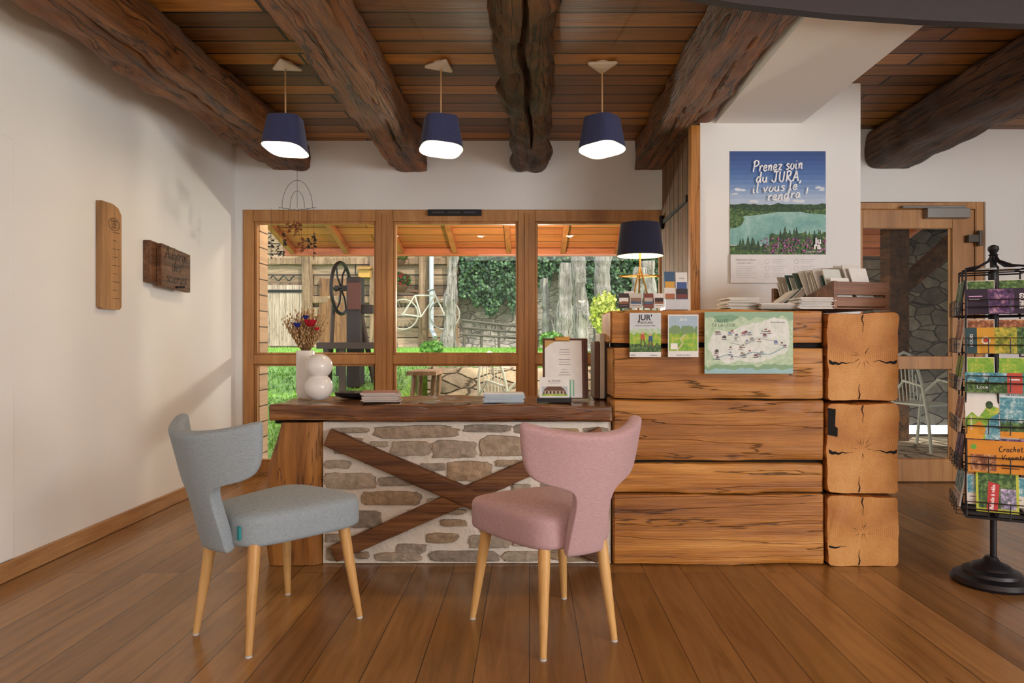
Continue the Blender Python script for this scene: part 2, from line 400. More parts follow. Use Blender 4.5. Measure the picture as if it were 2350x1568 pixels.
GL = {'P': (.62, [[(.1, 0), (.15, .5), (.2, .95)], [(.02, .82), (.3, 1.0), (.6, .9), (.6, .65), (.4, .5), (.15, .48)]]),
 'r': (.40, [[(.02, .48), (.12, .42), (.1, .2), (.1, 0)], [(.11, .25), (.2, .45), (.35, .5), (.4, .42)]]),
 'e': (.44, [[(.05, .25), (.3, .28), (.38, .4), (.25, .52), (.08, .4), (.05, .15), (.2, 0), (.44, .12)]]),
 'n': (.50, [[(.03, .5), (.1, .25), (.08, 0)], [(.09, .25), (.22, .48), (.38, .45), (.36, .15), (.38, 0), (.5, .06)]]),
 'z': (.46, [[(.03, .46), (.2, .5), (.4, .48), (.22, .22), (.05, 0), (.25, .04), (.45, 0)]]),
 's': (.40, [[(.38, .45), (.2, .52), (.08, .4), (.25, .27), (.36, .15), (.2, 0), (.03, .06)]]),
 'o': (.46, [[(.22, .5), (.06, .35), (.08, .08), (.25, 0), (.4, .15), (.38, .4), (.22, .5), (.34, .42)]]),
 'i': (.25, [[(.08, .48), (.08, .2), (.12, 0), (.24, .06)], [(.12, .68), (.14, .74)]]),
 'd': (.55, [[(.4, .42), (.2, .5), (.05, .3), (.1, .03), (.28, .03), (.4, .3), (.44, 1.0)], [(.42, .4), (.42, .05), (.54, .02)]]),
 'u': (.52, [[(.05, .5), (.05, .15), (.18, 0), (.35, .12), (.4, .5)], [(.4, .45), (.4, .05), (.52, .02)]]),
 'J': (.62, [[(.1, .93), (.35, .97), (.62, .97)], [(.42, .97), (.42, .3), (.3, .0), (.08, .05), (.04, .22)]]),
 'U': (.62, [[(.08, .98), (.08, .3), (.25, 0), (.48, .15), (.52, .98)]]),
 'R': (.64, [[(.1, 0), (.12, .5), (.12, .95)], [(.04, .9), (.35, 1.), (.5, .8), (.38, .55), (.12, .5)], [(.2, .5), (.35, .2), (.6, .0)]]),
 'A': (.64, [[(.02, 0), (.18, .5), (.32, 1.0)], [(.32, 1.0), (.45, .5), (.6, 0)], [(.08, .33), (.3, .36), (.54, .35)]]),
 ',': (.2, [[(.1, .07), (.08, -.1), (.0, -.2)]]),
 'l': (.26, [[(.10, 1.0), (.08, .5), (.10, .08), (.24, .02)]]),
 'v': (.44, [[(.03, .5), (.1, .2), (.17, .0), (.28, .25), (.36, .5), (.46, .46)]]),
 'a': (.52, [[(.38, .4), (.2, .5), (.05, .28), (.12, .02), (.3, .08), (.4, .45)], [(.4, .45), (.38, .08), (.52, .04)]]),
 'c': (.42, [[(.36, .4), (.22, .5), (.06, .3), (.1, .04), (.28, 0), (.42, .1)]]),
 'h': (.5, [[(.1, 1.0), (.09, .5), (.08, 0)], [(.09, .25), (.22, .48), (.38, .42), (.38, 0)]]),
 't': (.36, [[(.16, .85), (.14, .3), (.2, .02), (.36, .05)], [(.0, .55), (.34, .58)]]),
 'm': (.7, [[(.03, .5), (.1, .25), (.08, 0)], [(.09, .25), (.2, .48), (.32, .42), (.32, 0)], [(.32, .25), (.44, .48), (.58, .42), (.6, 0)]]),
 'C': (.6, [[(.55, .85), (.35, 1.0), (.08, .65), (.1, .2), (.35, 0), (.58, .12)]]),
 'V': (.6, [[(.02, 1.0), (.15, .5), (.26, .0)], [(.26, .0), (.4, .5), (.6, 1.0)]]),
 'g': (.5, [[(.38, .4), (.2, .5), (.05, .3), (.15, .05), (.34, .12), (.4, .45)], [(.4, .45), (.38, -.2), (.2, -.4), (.04, -.3)]]),
 'b': (.5, [[(.1, 1.0), (.08, .5), (.08, .05), (.25, 0), (.42, .2), (.32, .46), (.1, .35)]]),
 '!': (.25, [[(.17, .95), (.14, .6), (.12, .28)], [(.1, .06), (.11, .0)]]), ' ': (.26, [])}
def smoothline(p, n=5):
    if len(p) < 3: return p
    q = [Vector(a) for a in p]; out = []
    for i in range(len(q)-1):
        p0 = q[max(i-1, 0)]; p1 = q[i]; p2 = q[i+1]; p3 = q[min(i+2, len(q)-1)]
        for j in range(n):
            t = j/n; out.append(0.5*((2*p1)+(p2-p0)*t+(2*p0-5*p1+4*p2-p3)*t*t+(3*p1-p0-3*p2+p3)*t**3))
    out.append(q[-1]); return out
def handlines(txt, slant=0.12, gap=0.10):
    x = 0; L = []
    for ch in txt:
        w, st = GL[ch]
        for q in st: L.append([Vector((x+a.x+slant*a.y, a.y)) for a in smoothline([Vector(v) for v in q])])
        x += w+gap
    return L, x

class Sheet:
    """flat printed sheet with its own layout grid (units gw x gh, y downwards)"""
    def __init__(s, o, u, v, W, H, gw, gh, thick=0.001):
        s.o = Vector(o); s.u = Vector(u).normalized(); s.v = Vector(v).normalized(); s.n = s.u.cross(s.v).normalized()
        s.W = W; s.H = H; s.gw = gw; s.gh = gh; s.mb = MB(); s.mats = []; s.L = 0; s.k = W/gw; s.ky = H/gh; s.th = thick
    def mi(s, m):
        if isinstance(m, str): m = col(m)
        if m not in s.mats: s.mats.append(m)
        return s.mats.index(m)
    def P(s, x, y, L): return s.o+s.u*(x*s.k)+s.v*((s.gh-y)*s.ky)+s.n*(0.0002*L)
    def clampq(s, x, y): return min(max(x, 0), s.gw), min(max(y, 0), s.gh)
    def base(s, m):
        i = s.mi(m); q = [s.P(0, s.gh, 0), s.P(s.gw, s.gh, 0), s.P(s.gw, 0, 0), s.P(0, 0, 0)]
        s.mb.prism([p-s.n*s.th for p in q], s.n*s.th, i); s.L = 1; return s
    def rect(s, x0, y0, x1, y1, m, up=1):
        s.L += 0.5
        s.mb.face([s.P(x0, y1, s.L), s.P(x1, y1, s.L), s.P(x1, y0, s.L), s.P(x0, y0, s.L)], s.mi(m)); return s
    def poly(s, pts, m):
        s.L += 0.3
        s.mb.face([s.P(*s.clampq(x, y), s.L) for x, y in pts], s.mi(m)); return s
    def disc(s, x, y, r, m, n=12, ry=None):
        ry = r if ry is None else ry
        return s.poly([(x+r*math.cos(2*math.pi*i/n), y+ry*math.sin(2*math.pi*i/n)) for i in range(n)], m)
    def text(s, body, x, y, size, m, rot=0, shear=0, off=0, align='CENTER', st=1.0):
        s.L += 0.5; vs, fs = textmesh(body, size, shear, off, align); c, sn = math.cos(rot), math.sin(rot)
        pts = []
        for v in vs:
            a, b = v.x*st, v.y; a, b = a*c-b*sn, a*sn+b*c
            pts.append(s.P(x+a, y-b, s.L))
        s.mb.add(pts, fs, s.mi(m)); return s
    def stroke(s, pts, w, m, raise_=True):
        if raise_: s.L += 0.5
        i = s.mi(m); L = []; R = []
        for q in range(len(pts)):
            a = Vector(pts[max(q-1, 0)]); b = Vector(pts[min(q+1, len(pts)-1)]); d = (b-a).normalized() if (b-a).length else Vector((1, 0))
            nn = Vector((-d.y, d.x))*w/2; L.append(Vector(pts[q])+nn); R.append(Vector(pts[q])-nn)
        for q in range(len(pts)-1):
            s.mb.face([s.P(*L[q], s.L), s.P(*R[q], s.L), s.P(*R[q+1], s.L), s.P(*L[q+1], s.L)], i)
        return s
    def hand(s, txt, x0, x1, yb0, yb1, size, w, m):
        L, tot = handlines(txt); s.L += 0.5
        for q in L:
            s.stroke([(x0+(x1-x0)*p.x/tot, yb0+(yb1-yb0)*p.x/tot-p.y*size) for p in q], w, m, False)
            s.L += 0.04
        return s
    def make(s, name, parent=None, **props):
        global s_recalc
        s_recalc = False
        o = s.mb.make(name, s.mats, parent=parent, smooth=0, origin=None if parent else s.o, **props)
        s_recalc = True
        return o

# ---------------------------------------------------------------- materials used
M_wall = plaster('white_plaster', '#eff0ee')
M_floor = planks('oak_floor', ['#7c5630', '#9a7040', '#a87c48', '#86602f', '#916a3a', '#a0743e'], '#38240f', 1.9, 0.175, 'y', rough=0.24, third='x', seam=0.0020, noise_amt=0.62, bmp=0.06, knots=0.7, kw=0.05)
M_ceil = planks('ceiling_boards', ['#6c4420', '#a8702e', '#583a1c', '#c88a3a', '#7c5024', '#b47a30', '#50341a'], '#120904', 3.4, 0.155, 'x', rough=0.42, third='y', seam=0.009, noise_amt=1.0, bmp=0.7, knots=0.75)
M_beam = wood('old_beam_wood', '#44240e', '#92581f', '#c88440', 'y', 1.0, 0.5, 1.0, crack=0.9, knots=0.9, var=0.08, cw=0.025, fine=0.8, bd=0.025)
M_beamdark = wood('dark_beam_wood', '#2a190c', '#624020', '#926234', 'y', 1.0, 0.5, 1.0, crack=0.9, knots=0.85, var=0.08, cw=0.025, fine=0.8, bd=0.025)
M_log = wood('varnished_log', '#87501a', '#bf8034', '#dda252', 'x', 1.0, 0.42, 0.6, crack=0.9, knots=0.9, var=0.10, coat=0.08, fine=0.6, cw=0.010)
M_logy = wood('log_side', '#8a4a1c', '#b87030', '#d09048', 'y', 1.0, 0.5, 0.4, crack=0.7, var=0.05)
M_ring = rings('log_end_grain', '#a86a2c', '#c88c46', '#dca660')
M_top = wood('desk_top_wood', '#3a1e0d', '#704524', '#a87440', 'x', 1.4, 0.24, 0.35, crack=0.6, var=0, coat=0.4)
M_post = wood('post_wood', '#80501e', '#b07632', '#ca9048', 'z', 1.0, 0.5, 0.5, crack=0.7, var=0, cw=0.01, knots=0.7)
M_brace = wood('brace_wood', '#4a2c14', '#7c502c', '#9e703e', 'x', 1.4, 0.5, 0.5, crack=0.5, var=0.08)
M_frame = wood('window_frame_wood', '#a8764a', '#c08e58', '#d0a06c', 'z', 1.2, 0.42, 0.1, var=0, fine=0.35)
M_oak = wood('light_oak', '#9c7046', '#b98e5c', '#cda472', 'y', 1.5, 0.45, 0.1, var=0)
M_leg = wood('beech_leg', '#c2945a', '#d8ac6c', '#e4bc80', 'z', 1.2, 0.4, 0.05, var=0, fine=0.3)
M_walnut = wood('walnut', '#5a3a2a', '#845c42', '#a07658', 'x', 1.5, 0.45, 0.15, var=0)
M_doorboards = wood('old_door_boards', '#4e3018', '#785028', '#966a3c', 'z', 1.4, 0.6, 0.5, crack=0.6, var=0)
M_ruler = wood('ruler_wood', '#94704a', '#b48c60', '#c29c70', 'z', 1.4, 0.5, 0.1, var=0)
M_sign = wood('sign_wood', '#3e2718', '#6e4a30', '#8c684a', 'y', 1.4, 0.55, 0.4, crack=0.4, var=0)
M_glass = glassmat()
M_black = col('#14131a', 0.45); M_iron = col('#1c1a1a', 0.5, 0.3)
M_paper = col('#e9e7e2', 0.7)
M_stone = island('field_stones', [(0.0, '#b4aa9c'), (0.2, '#c8bca8'), (0.4, '#a49c90'), (0.6, '#c4a47a'), (0.75, '#bcb0a0'), (0.9, '#9a9288'), (1.0, '#c4ac8c')], sc=26.0, bm=1.0, amt=0.75)
M_mortar = plaster('lime_mortar', '#e4dccf', 90, 1.0)
M_darkgap = col('#0e0805', 0.9)
M_navy = fabric('navy_shade', '#2a2e50', '#3e4468')
M_midnight = fabric('midnight_shade', '#14162a', '#20243e')
M_cream = col('#ece2d0', 0.5)
M_brass = col('#b08a4c', 0.35, 0.9)
M_ceramic = col('#f0ece6', 0.18)

# ---------------------------------------------------------------- room shell
XL = -2.30; YB = 5.34; ZC = 2.62; XR = 5.2; YF = -2.6; YR = 5.05
floor = struct(MB().box(XL-0.15, XR+0.15, YF-0.15, YB+0.2, -0.12, 0.0), 'floor', M_floor)
ceil = struct(MB().box(XL-0.15, XR+0.15, YF-0.15, YB+0.25, ZC, ZC+0.15), 'ceiling', M_ceil)
struct(MB().box(XL-0.15, XL, YF, YB+0.21, 0, ZC), 'wall_left', M_wall)
struct(MB().box(XR, XR+0.15, YF, YB+0.21, 0, ZC), 'wall_right', M_wall)
struct(MB().box(XL-0.15, XR+0.15, YF-0.15, YF, 0, ZC), 'wall_front', M_wall)
WL, WR, WT = X(555, YB), X(1535, YB), Z(481, YB)
b = MB().box(XL, WL, YB, YB+0.21, 0, ZC).box(WL, WR, YB, YB+0.21, WT, ZC)
struct(b, 'wall_back', M_wall)
CX0, CX1, CY = 1.038, 2.013, 4.15
struct(MB().box(CX0, CX1, CY, YB, 0, ZC).box(WR, CX1, YB, YB+0.21, 0, ZC), 'wall_column', M_wall)
struct(MB().box(1.13, 1.655, 2.78, CY, 2.377, ZC), 'trim_1', M_wall, label='white plastered soffit box')
DX0, DX1, DT = 2.30, X(2262, YR), Z(463, YR)
b = MB().box(CX1, DX0, YR, YR+0.25, 0, ZC).box(DX0, DX1, YR, YR+0.25, DT, ZC).box(DX1, XR, YR, YR+0.25, 0, ZC)
struct(b, 'wall_back_right', M_wall)
struct(MB().box(XL, XL+0.018, YF, YB-0.002, 0, 0.085), 'baseboard_left', M_oak, bevel=0.004)
struct(MB().box(DX1+0.02, XR, YR-0.018, YR, 0, 0.085), 'baseboard_right', M_oak, bevel=0.004)

# window
b = MB(); xs = [(WL, X(578, YB)), (X(861, YB), X(900, YB)), (X(1189, YB), X(1228, YB)), (X(1522, YB), WR)]
for a0, a1 in xs: b.box(a0, a1, YB+0.02, YB+0.12, 0.0, WT)
rails = [(Z(507, YB), WT), (Z(836, YB), Z(815, YB)), (0.0, 0.10)]
for i in range(3):
    a0, a1 = xs[i][1], xs[i+1][0]
    for r0, r1 in rails: b.box(a0, a1, YB+0.025, YB+0.115, r0, r1)
    for zz0, zz1 in ((rails[2][1], rails[1][0]), (rails[1][1], rails[0][0])):
        t = 0.018
        b.box(a0, a0+t, YB+0.045, YB+0.10, zz0, zz1).box(a1-t, a1, YB+0.045, YB+0.10, zz0, zz1)
        b.box(a0+t, a1-t, YB+0.045, YB+0.10, zz0, zz0+t).box(a0+t, a1-t, YB+0.045, YB+0.10, zz1-t, zz1)
for a0, a1 in xs[1:3]:
    c = (a0+a1)/2; b.box(c-0.016, c+0.016, YB+0.008, YB+0.02, 0.0, WT-0.03)
win = struct(b, 'window_1', M_frame, bevel=0.004)
b = MB()
for i in range(3):
    a0, a1 = xs[i][1], xs[i+1][0]
    for zz0, zz1 in ((rails[2][1], rails[1][0]), (rails[1][1], rails[0][0])):
        b.face([(a0, YB+0.075, zz0), (a1, YB+0.075, zz0), (a1, YB+0.075, zz1), (a0, YB+0.075, zz1)])
b.make('glass_pane', M_glass, parent=win, smooth=0)
b = MB().box(X(982, YB), X(1105, YB), YB-0.012, YB+0.02, Z(495, YB), Z(481, YB))
for k in range(3): b.box(X(992+k*36, YB), X(1020+k*36, YB), YB-0.016, YB-0.01, Z(490, YB), Z(486, YB), 1)
b.make('air_vent', [M_black, col('#4a4a4e')], parent=win, bevel=0.003)
struct(MB().box(WL, WR, YB+0.0, YB+0.02, 0.0, 0.03), 'trim_2', M_oak, label='oak threshold under the glazing')

# right door
b = MB()
d0, d1 = DX0, DX1
b.box(d0, d0+0.06, YR+0.02, YR+0.14, 0, DT).box(d1-0.06, d1, YR+0.02, YR+0.14, 0, DT).box(d0+0.06, d1-0.06, YR+0.02, YR+0.14, DT-0.05, DT)
door = struct(b, 'door_1', M_frame, bevel=0.004)
b = MB(); l0, l1 = d0+0.062, d1-0.062; gx = X(2192, YR); gz = [(Z(1056, YR), Z(848, YR)), (Z(818, YR), Z(522, YR))]
b.box(l0, l0+0.12, YR+0.03, YR+0.09, 0.01, DT-0.052).box(gx, l1, YR+0.03, YR+0.09, 0.01, DT-0.052)
b.box(l0+0.12, gx, YR+0.03, YR+0.09, 0.01, gz[0][0]).box(l0+0.12, gx, YR+0.03, YR+0.09, gz[0][1], gz[1][0]).box(l0+0.12, gx, YR+0.03, YR+0.09, gz[1][1], DT-0.052)
leaf = b.make('door_leaf', M_frame, parent=door, bevel=0.004)
b = MB()
for z0, z1 in gz: b.face([(l0+0.12, YR+0.06, z0), (gx, YR+0.06, z0), (gx, YR+0.06, z1), (l0+0.12, YR+0.06, z1)])
b.make('glass_pane', M_glass, parent=leaf, smooth=0)
b = MB().box(X(2124, YR), X(2222, YR), YR-0.03, YR+0.03, Z(501, YR), Z(479, YR)).box(X(2070, YR), X(2215, YR), YR-0.012, YR+0.03, Z(478, YR), Z(472, YR))
b.obox((X(2110, YR), YR-0.02, Z(477, YR)), (0.28, 0.02, 0.014), (0, 0, 0.05))
b.make('door_closer', col('#8e8a86', 0.4, 0.5), parent=leaf, bevel=0.003)
b = MB().cyl((X(2247, YR), YR-0.01, Z(565, YR)), (X(2247, YR), YR-0.01, Z(530, YR)), 0.018).box(X(2220, YR), X(2247, YR), YR-0.02, YR+0.03, Z(556, YR), Z(540, YR))
b.make('hinge', col('#55504c', 0.4, 0.6), parent=leaf)

# ---------------------------------------------------------------- ceiling beams
def cbeam(x0, x1, ys, ye, zb, seed, r=0.03, mat=M_beam, amp=0.012, lab='', taper=1.0, xs_=None, groove=None, wob=0.0, freq=1.8, ew=0.035):
    cx = (x0+x1)/2; w = x1-x0; h = ZC-zb
    b = MB().beam((xs_ if xs_ is not None else cx, ys, (ZC+zb)/2-0.004), (cx, ye-0.002, (ZC+zb)/2-0.004), w, h-0.012, n=150, r=r, amp=amp, freq=freq, seed=seed, k=96, fine=0.7, stretch=0.8, taper=taper, groove=groove, wob=wob, inset=0.012, edgewave=ew)
    o = b.make('ceiling_beam', mat, origin=(cx, ys, zb), smooth=20)
    o['label'] = lab; o['category'] = 'beam'; o['group'] = 'old ceiling beams'
cbeam(-2.03, -1.70, 0.2, YB, 2.372, 1, 0.045, amp=0.026, freq=3.0, groove=[(0.5, 0.8, 0.05, 0.02, 0.008)], lab='rough old brown timber beam under the boards beside the wall')
cbeam(-1.05, -0.795, 0.2, YB, 2.372, 2, 0.012, amp=0.016, freq=3.2, groove=[(0.45, 0.62, -0.03, 0.02, 0.007), (0.66, 0.9, 0.05, 0.02, 0.006)], lab='square hewn brown timber beam above the desk')
cbeam(-0.13, 0.14, 0.2, YB, 2.385, 3, 0.07, M_beamdark, 0.042, lab='knotty dark rounded log beam with a long crack', xs_=-0.05, groove=[(0.42, 0.88, 0.01, 0.06, 0.018)], wob=0.04, freq=3.2)
cbeam(0.82, 1.10, 2.72, YB, 2.385, 4, 0.010, amp=0.018, freq=3.2, groove=[(0.1, 0.5, 0.04, 0.02, 0.006), (0.45, 0.9, -0.06, 0.02, 0.006)], lab='thick squared brown timber beam next to the white soffit')
cbeam(2.48, 2.84, 2.76, YR, 2.33, 5, 0.07, M_beamdark, 0.028, lab='rounded dark timber beam above the glazed door')
pts = [(0.30, 2.44), (0.42, 2.46), (0.55, 2.498), (0.80, 2.575), (1.167, 2.65), (1.55, 2.70), (2.0, 2.735), (2.5, 2.75), (3.2, 2.72), (4.0, 2.6), (5.1, 2.35)]
ra = [Vector((x, y, 2.30)) for x, y in pts]
b = MB(); b.loft([[p, p+Vector((0, -0.02, 0)), p+Vector((0, -0.02, 0.318)), p+Vector((0, 0, 0.318))] for p in ra])
b.loft([[p+Vector((0, -0.045, 0.0)), p+Vector((0, -0.02, 0.0)), p+Vector((0, -0.02, 0.012)), p+Vector((0, -0.045, 0.012))] for p in ra])
b.make('trim_3', col('#251b1c', 0.5, 0.1), label='curved dark steel fascia band below the ceiling', kind='structure', smooth=60)

# wooden shutter on the column flank + corner post
o = MB()
for i in range(7):
    y0 = 4.22+i*0.14; o.box(1.010, 1.034, y0, y0+0.134, 0.02, 2.37)
sh = o.make('shutter_door', M_doorboards, origin=(1.02, 4.7, 0.02), bevel=0.004, label='old vertical board barn door with black iron strap hinges', category='door')
hz = Z(492, 4.7)
b = MB()
for k in range(8):
    t0, t1 = k/8, (k+1)/8; w0, w1 = 0.035*(1-t0*0.7), 0.035*(1-t1*0.7)
    b.prism([(1.01, 5.18-0.9*t0, hz+0.02-w0/2), (1.01, 5.18-0.9*t1, hz+0.02-w1/2), (1.01, 5.18-0.9*t1, hz+0.02+w1/2), (1.01, 5.18-0.9*t0, hz+0.02+w0/2)], (-0.012, 0, 0))
b.cyl((0.995, 5.14, hz-0.03), (0.995, 5.14, hz+0.07), 0.018).cyl((1.01, 4.27, hz+0.02), (0.975, 4.27, hz+0.02), 0.022)
b.make('strap_hinge', M_iron, parent=sh, label='black iron strap')
px0 = X(1583, CY)
struct(MB().beam(((px0+CX0)/2-0.001, CY+0.02, 0), ((px0+CX0)/2-0.001, CY+0.02, 2.36), 0.08, CX0-px0-0.006, n=40, r=0.006, amp=0.002, up=(1, 0, 0)), 'trim_4', M_post, label='reddish brown corner timber', smooth=50)

# ---------------------------------------------------------------- reception desk
YC = 3.2
DTOP = 0.757
desk = thing('reception_desk', (-0.41, 3.45, 0), 'low reception desk with thick wood top and fieldstone front', 'desk')
MB().beam((X(622, YC), 3.44, 0.716), (0.385, 3.44, 0.716), 0.54, 0.080, n=120, r=0.010, amp=0.008, freq=5, seed=11, k=80, stretch=0.7, edgewave=0.02).make('desk_top', M_top, parent=desk, smooth=40)
b = MB(); prs = []
n_ = 30
for i in range(n_+1):
    t = i/n_; z = 0.003+0.667*t
    xl = X(612+28*t**2.2-12*math.sin(t*3.14), YC); xr = X(738, YC)
    prof = rrect(xr-xl, 0.40, 0.05, 60)
    prs.append([((xl+xr)/2+x+nx_*0.012*noise.noise(Vector((x*5, y*5, z*5))), 3.39+y+ny_*0.010*noise.noise(Vector((x*5, y*5, z*5+9))), z) for x, y, nx_, ny_ in prof])
b.loft(prs).make('post', M_post, parent=desk, smooth=50, label='broad orange timber post with curved edge')
sx0, sx1 = X(738, YC), 0.385
b = MB()
nx, nz = 150, 75
vs = []; fs = []
for j in range(nz+1):
    for i in range(nx+1):
        x = sx0+(sx1-sx0)*i/nx; z = 0.003+(0.670-0.003)*j/nz
        edge = 0 if i in (0, nx) or j in (0, nz) else 1
        vs.append((x, 3.224+(noise.noise(Vector((x*14, z*14, 1)))*0.006+noise.noise(Vector((x*60, z*60, 1)))*0.004)*edge, z))
for j in range(nz):
    for i in range(nx): a = j*(nx+1)+i; fs.append((a, a+1, a+nx+2, a+nx+1))
b.add(vs, fs); b.box(sx0, sx1, 3.24, 3.42, 0.003, 0.67)
ob = b.make('stone_panel', [M_mortar, M_stone], parent=desk)
stones = [(850,1050,979,1006),(758,842,984,994),(1060,1172,977,992),(1180,1235,976,996),(895,986,1015,1047),(990,1089,1014,1052),(1100,1216,1003,1048),
 (848,888,1016,1026),(742,802,1059,1076),(965,1020,1066,1082),(1023,1127,1061,1105),(1140,1192,1058,1072),(742,864,1089,1124),(905,945,1066,1078),
 (828,966,1131,1161),(866,950,1098,1116),(785,875,1176,1214),(748,782,1140,1158),(745,800,1230,1246),(975,1050,1227,1249),(1075,1168,1232,1260),(908,975,1253,1273),
 (985,1142,1268,1292),(860,965,1272,1294),(1155,1240,1270,1296),(1098,1172,1210,1224),(1180,1262,1225,1258),(1240,1300,1098,1118),(1150,1200,1172,1190),(1215,1290,1160,1196),
 (1300,1395,1030,1062),(1310,1398,1100,1140),(1300,1380,1160,1180),(1290,1395,1200,1235),(1262,1390,1262,1292),(1250,1330,985,1010),(1340,1400,984,1004),(1240,1290,1040,1075),
 (880,935,1205,1222),(820,850,1240,1256),(1010,1070,1196,1210),(748,800,1258,1290),(1130,1180,1140,1158)]
rnd = random.Random(41)
for _ in range(6000):
    w_, h_ = rnd.uniform(24, 70), rnd.uniform(9, 16); a0 = rnd.uniform(744, 1398-w_); c0 = rnd.uniform(978, 1290-h_)
    if all(a0 > s_[1]+12 or a0+w_ < s_[0]-12 or c0 > s_[3]+11 or c0+h_ < s_[2]-11 for s_ in stones): stones.append((a0, a0+w_, c0, c0+h_))
    if len(stones) > 60: break
b = MB(); rnd = random.Random(3)
for (a0, a1, c0, c1) in stones:
    g_ = 1
    xx0, xx1 = X(a0-g_, YC), X(a1+g_, YC); z1, z0 = Z(c0-g_, YC), Z(c1+g_, YC); z0 = max(z0, 0.012)
    cx, cz = (xx0+xx1)/2, (z0+z1)/2; hw, hh = (xx1-xx0)/2, (z1-z0)/2; n = 40; e = rnd.uniform(3.0, 6.0); sd = rnd.random()*50; rs = []
    for q, yy in ((1.0, 3.24), (1.0, 3.219), (0.96, 3.214), (0.85, 3.212), (0.6, 3.211), (0.3, 3.210)):
        ring = []
        for i in range(n):
            x, z = superell(2*math.pi*i/n, e)
            k = 1+0.18*noise.noise(Vector((x*1.8, z*1.8, sd)))+0.12*noise.noise(Vector((x*6, z*6, sd)))
            px_, pz_ = cx+x*hw*q*k, cz+z*hh*q*k
            ring.append((min(max(px_, sx0), sx1), yy+0.008*noise.noise(Vector((px_*25, pz_*40, sd))), pz_))
        rs.append(ring)
    b.loft(rs, 0)
b.make('stone_facing', M_stone, parent=desk, smooth=30)
def brace(p, q, sd, y=3.203):
    MB().beam((X(p[0], YC), y, Z(p[1], YC)), (X(q[0], YC), y, Z(q[1], YC)), 0.05, 0.080, n=40, r=0.006, amp=0.004, seed=sd, up=(0, 0, 1), k=40).make('brace', M_brace, parent=desk, smooth=50)
brace((752, 1003), (1378, 1272), 21); brace((765, 1272), (1384, 998), 22, 3.210)
MB().box(-1.21, -1.0+0.03, 3.25, 3.4, 0.66, 0.673).make('shadow_gap', M_darkgap, parent=desk, label='dark strip painted as shade under the desk top')  # near-black strip stands in for the shade between post and top

# ---------------------------------------------------------------- log counter
ctr = thing('log_counter', (1.05, 3.5, 0), 'tall counter of stacked squared orange logs with notched corner', 'counter')
rows = [(1299, 1134), (1135, 1064), (1061, 918), (918, 797), (791, 711)]
MB().box(0.42, 1.39, 3.235, 3.56, 0.003, 1.17).make('seam_backing', M_darkgap, parent=ctr, label='added dark backing behind the log seams')  # backing box added so no light shows through the seams
for i, (p0, p1) in enumerate(rows):
    z0, z1 = Z(p0, YC)+0.003, Z(p1, YC); xl = 0.392 if i < 4 else 0.382
    yo = (0, 0.008, 0.0, 0.004, 0.012)[i]
    c = (0.9, 3.4, (z0+z1)/2)
    MB().beam((xl, 3.4+yo, (z0+z1)/2), (1.383, 3.4+yo, (z0+z1)/2), 0.40, z1-z0-0.001, n=130, r=0.006, amp=0.0065, freq=3.4, seed=30+i, k=110, capmi=1, stretch=0.8, inset=0.008, edgewave=0.028).make('log', [M_log, M_ring], parent=ctr, origin=c, smooth=40)
ends = [(1300, 1137), (1134, 926), (921, 719)]
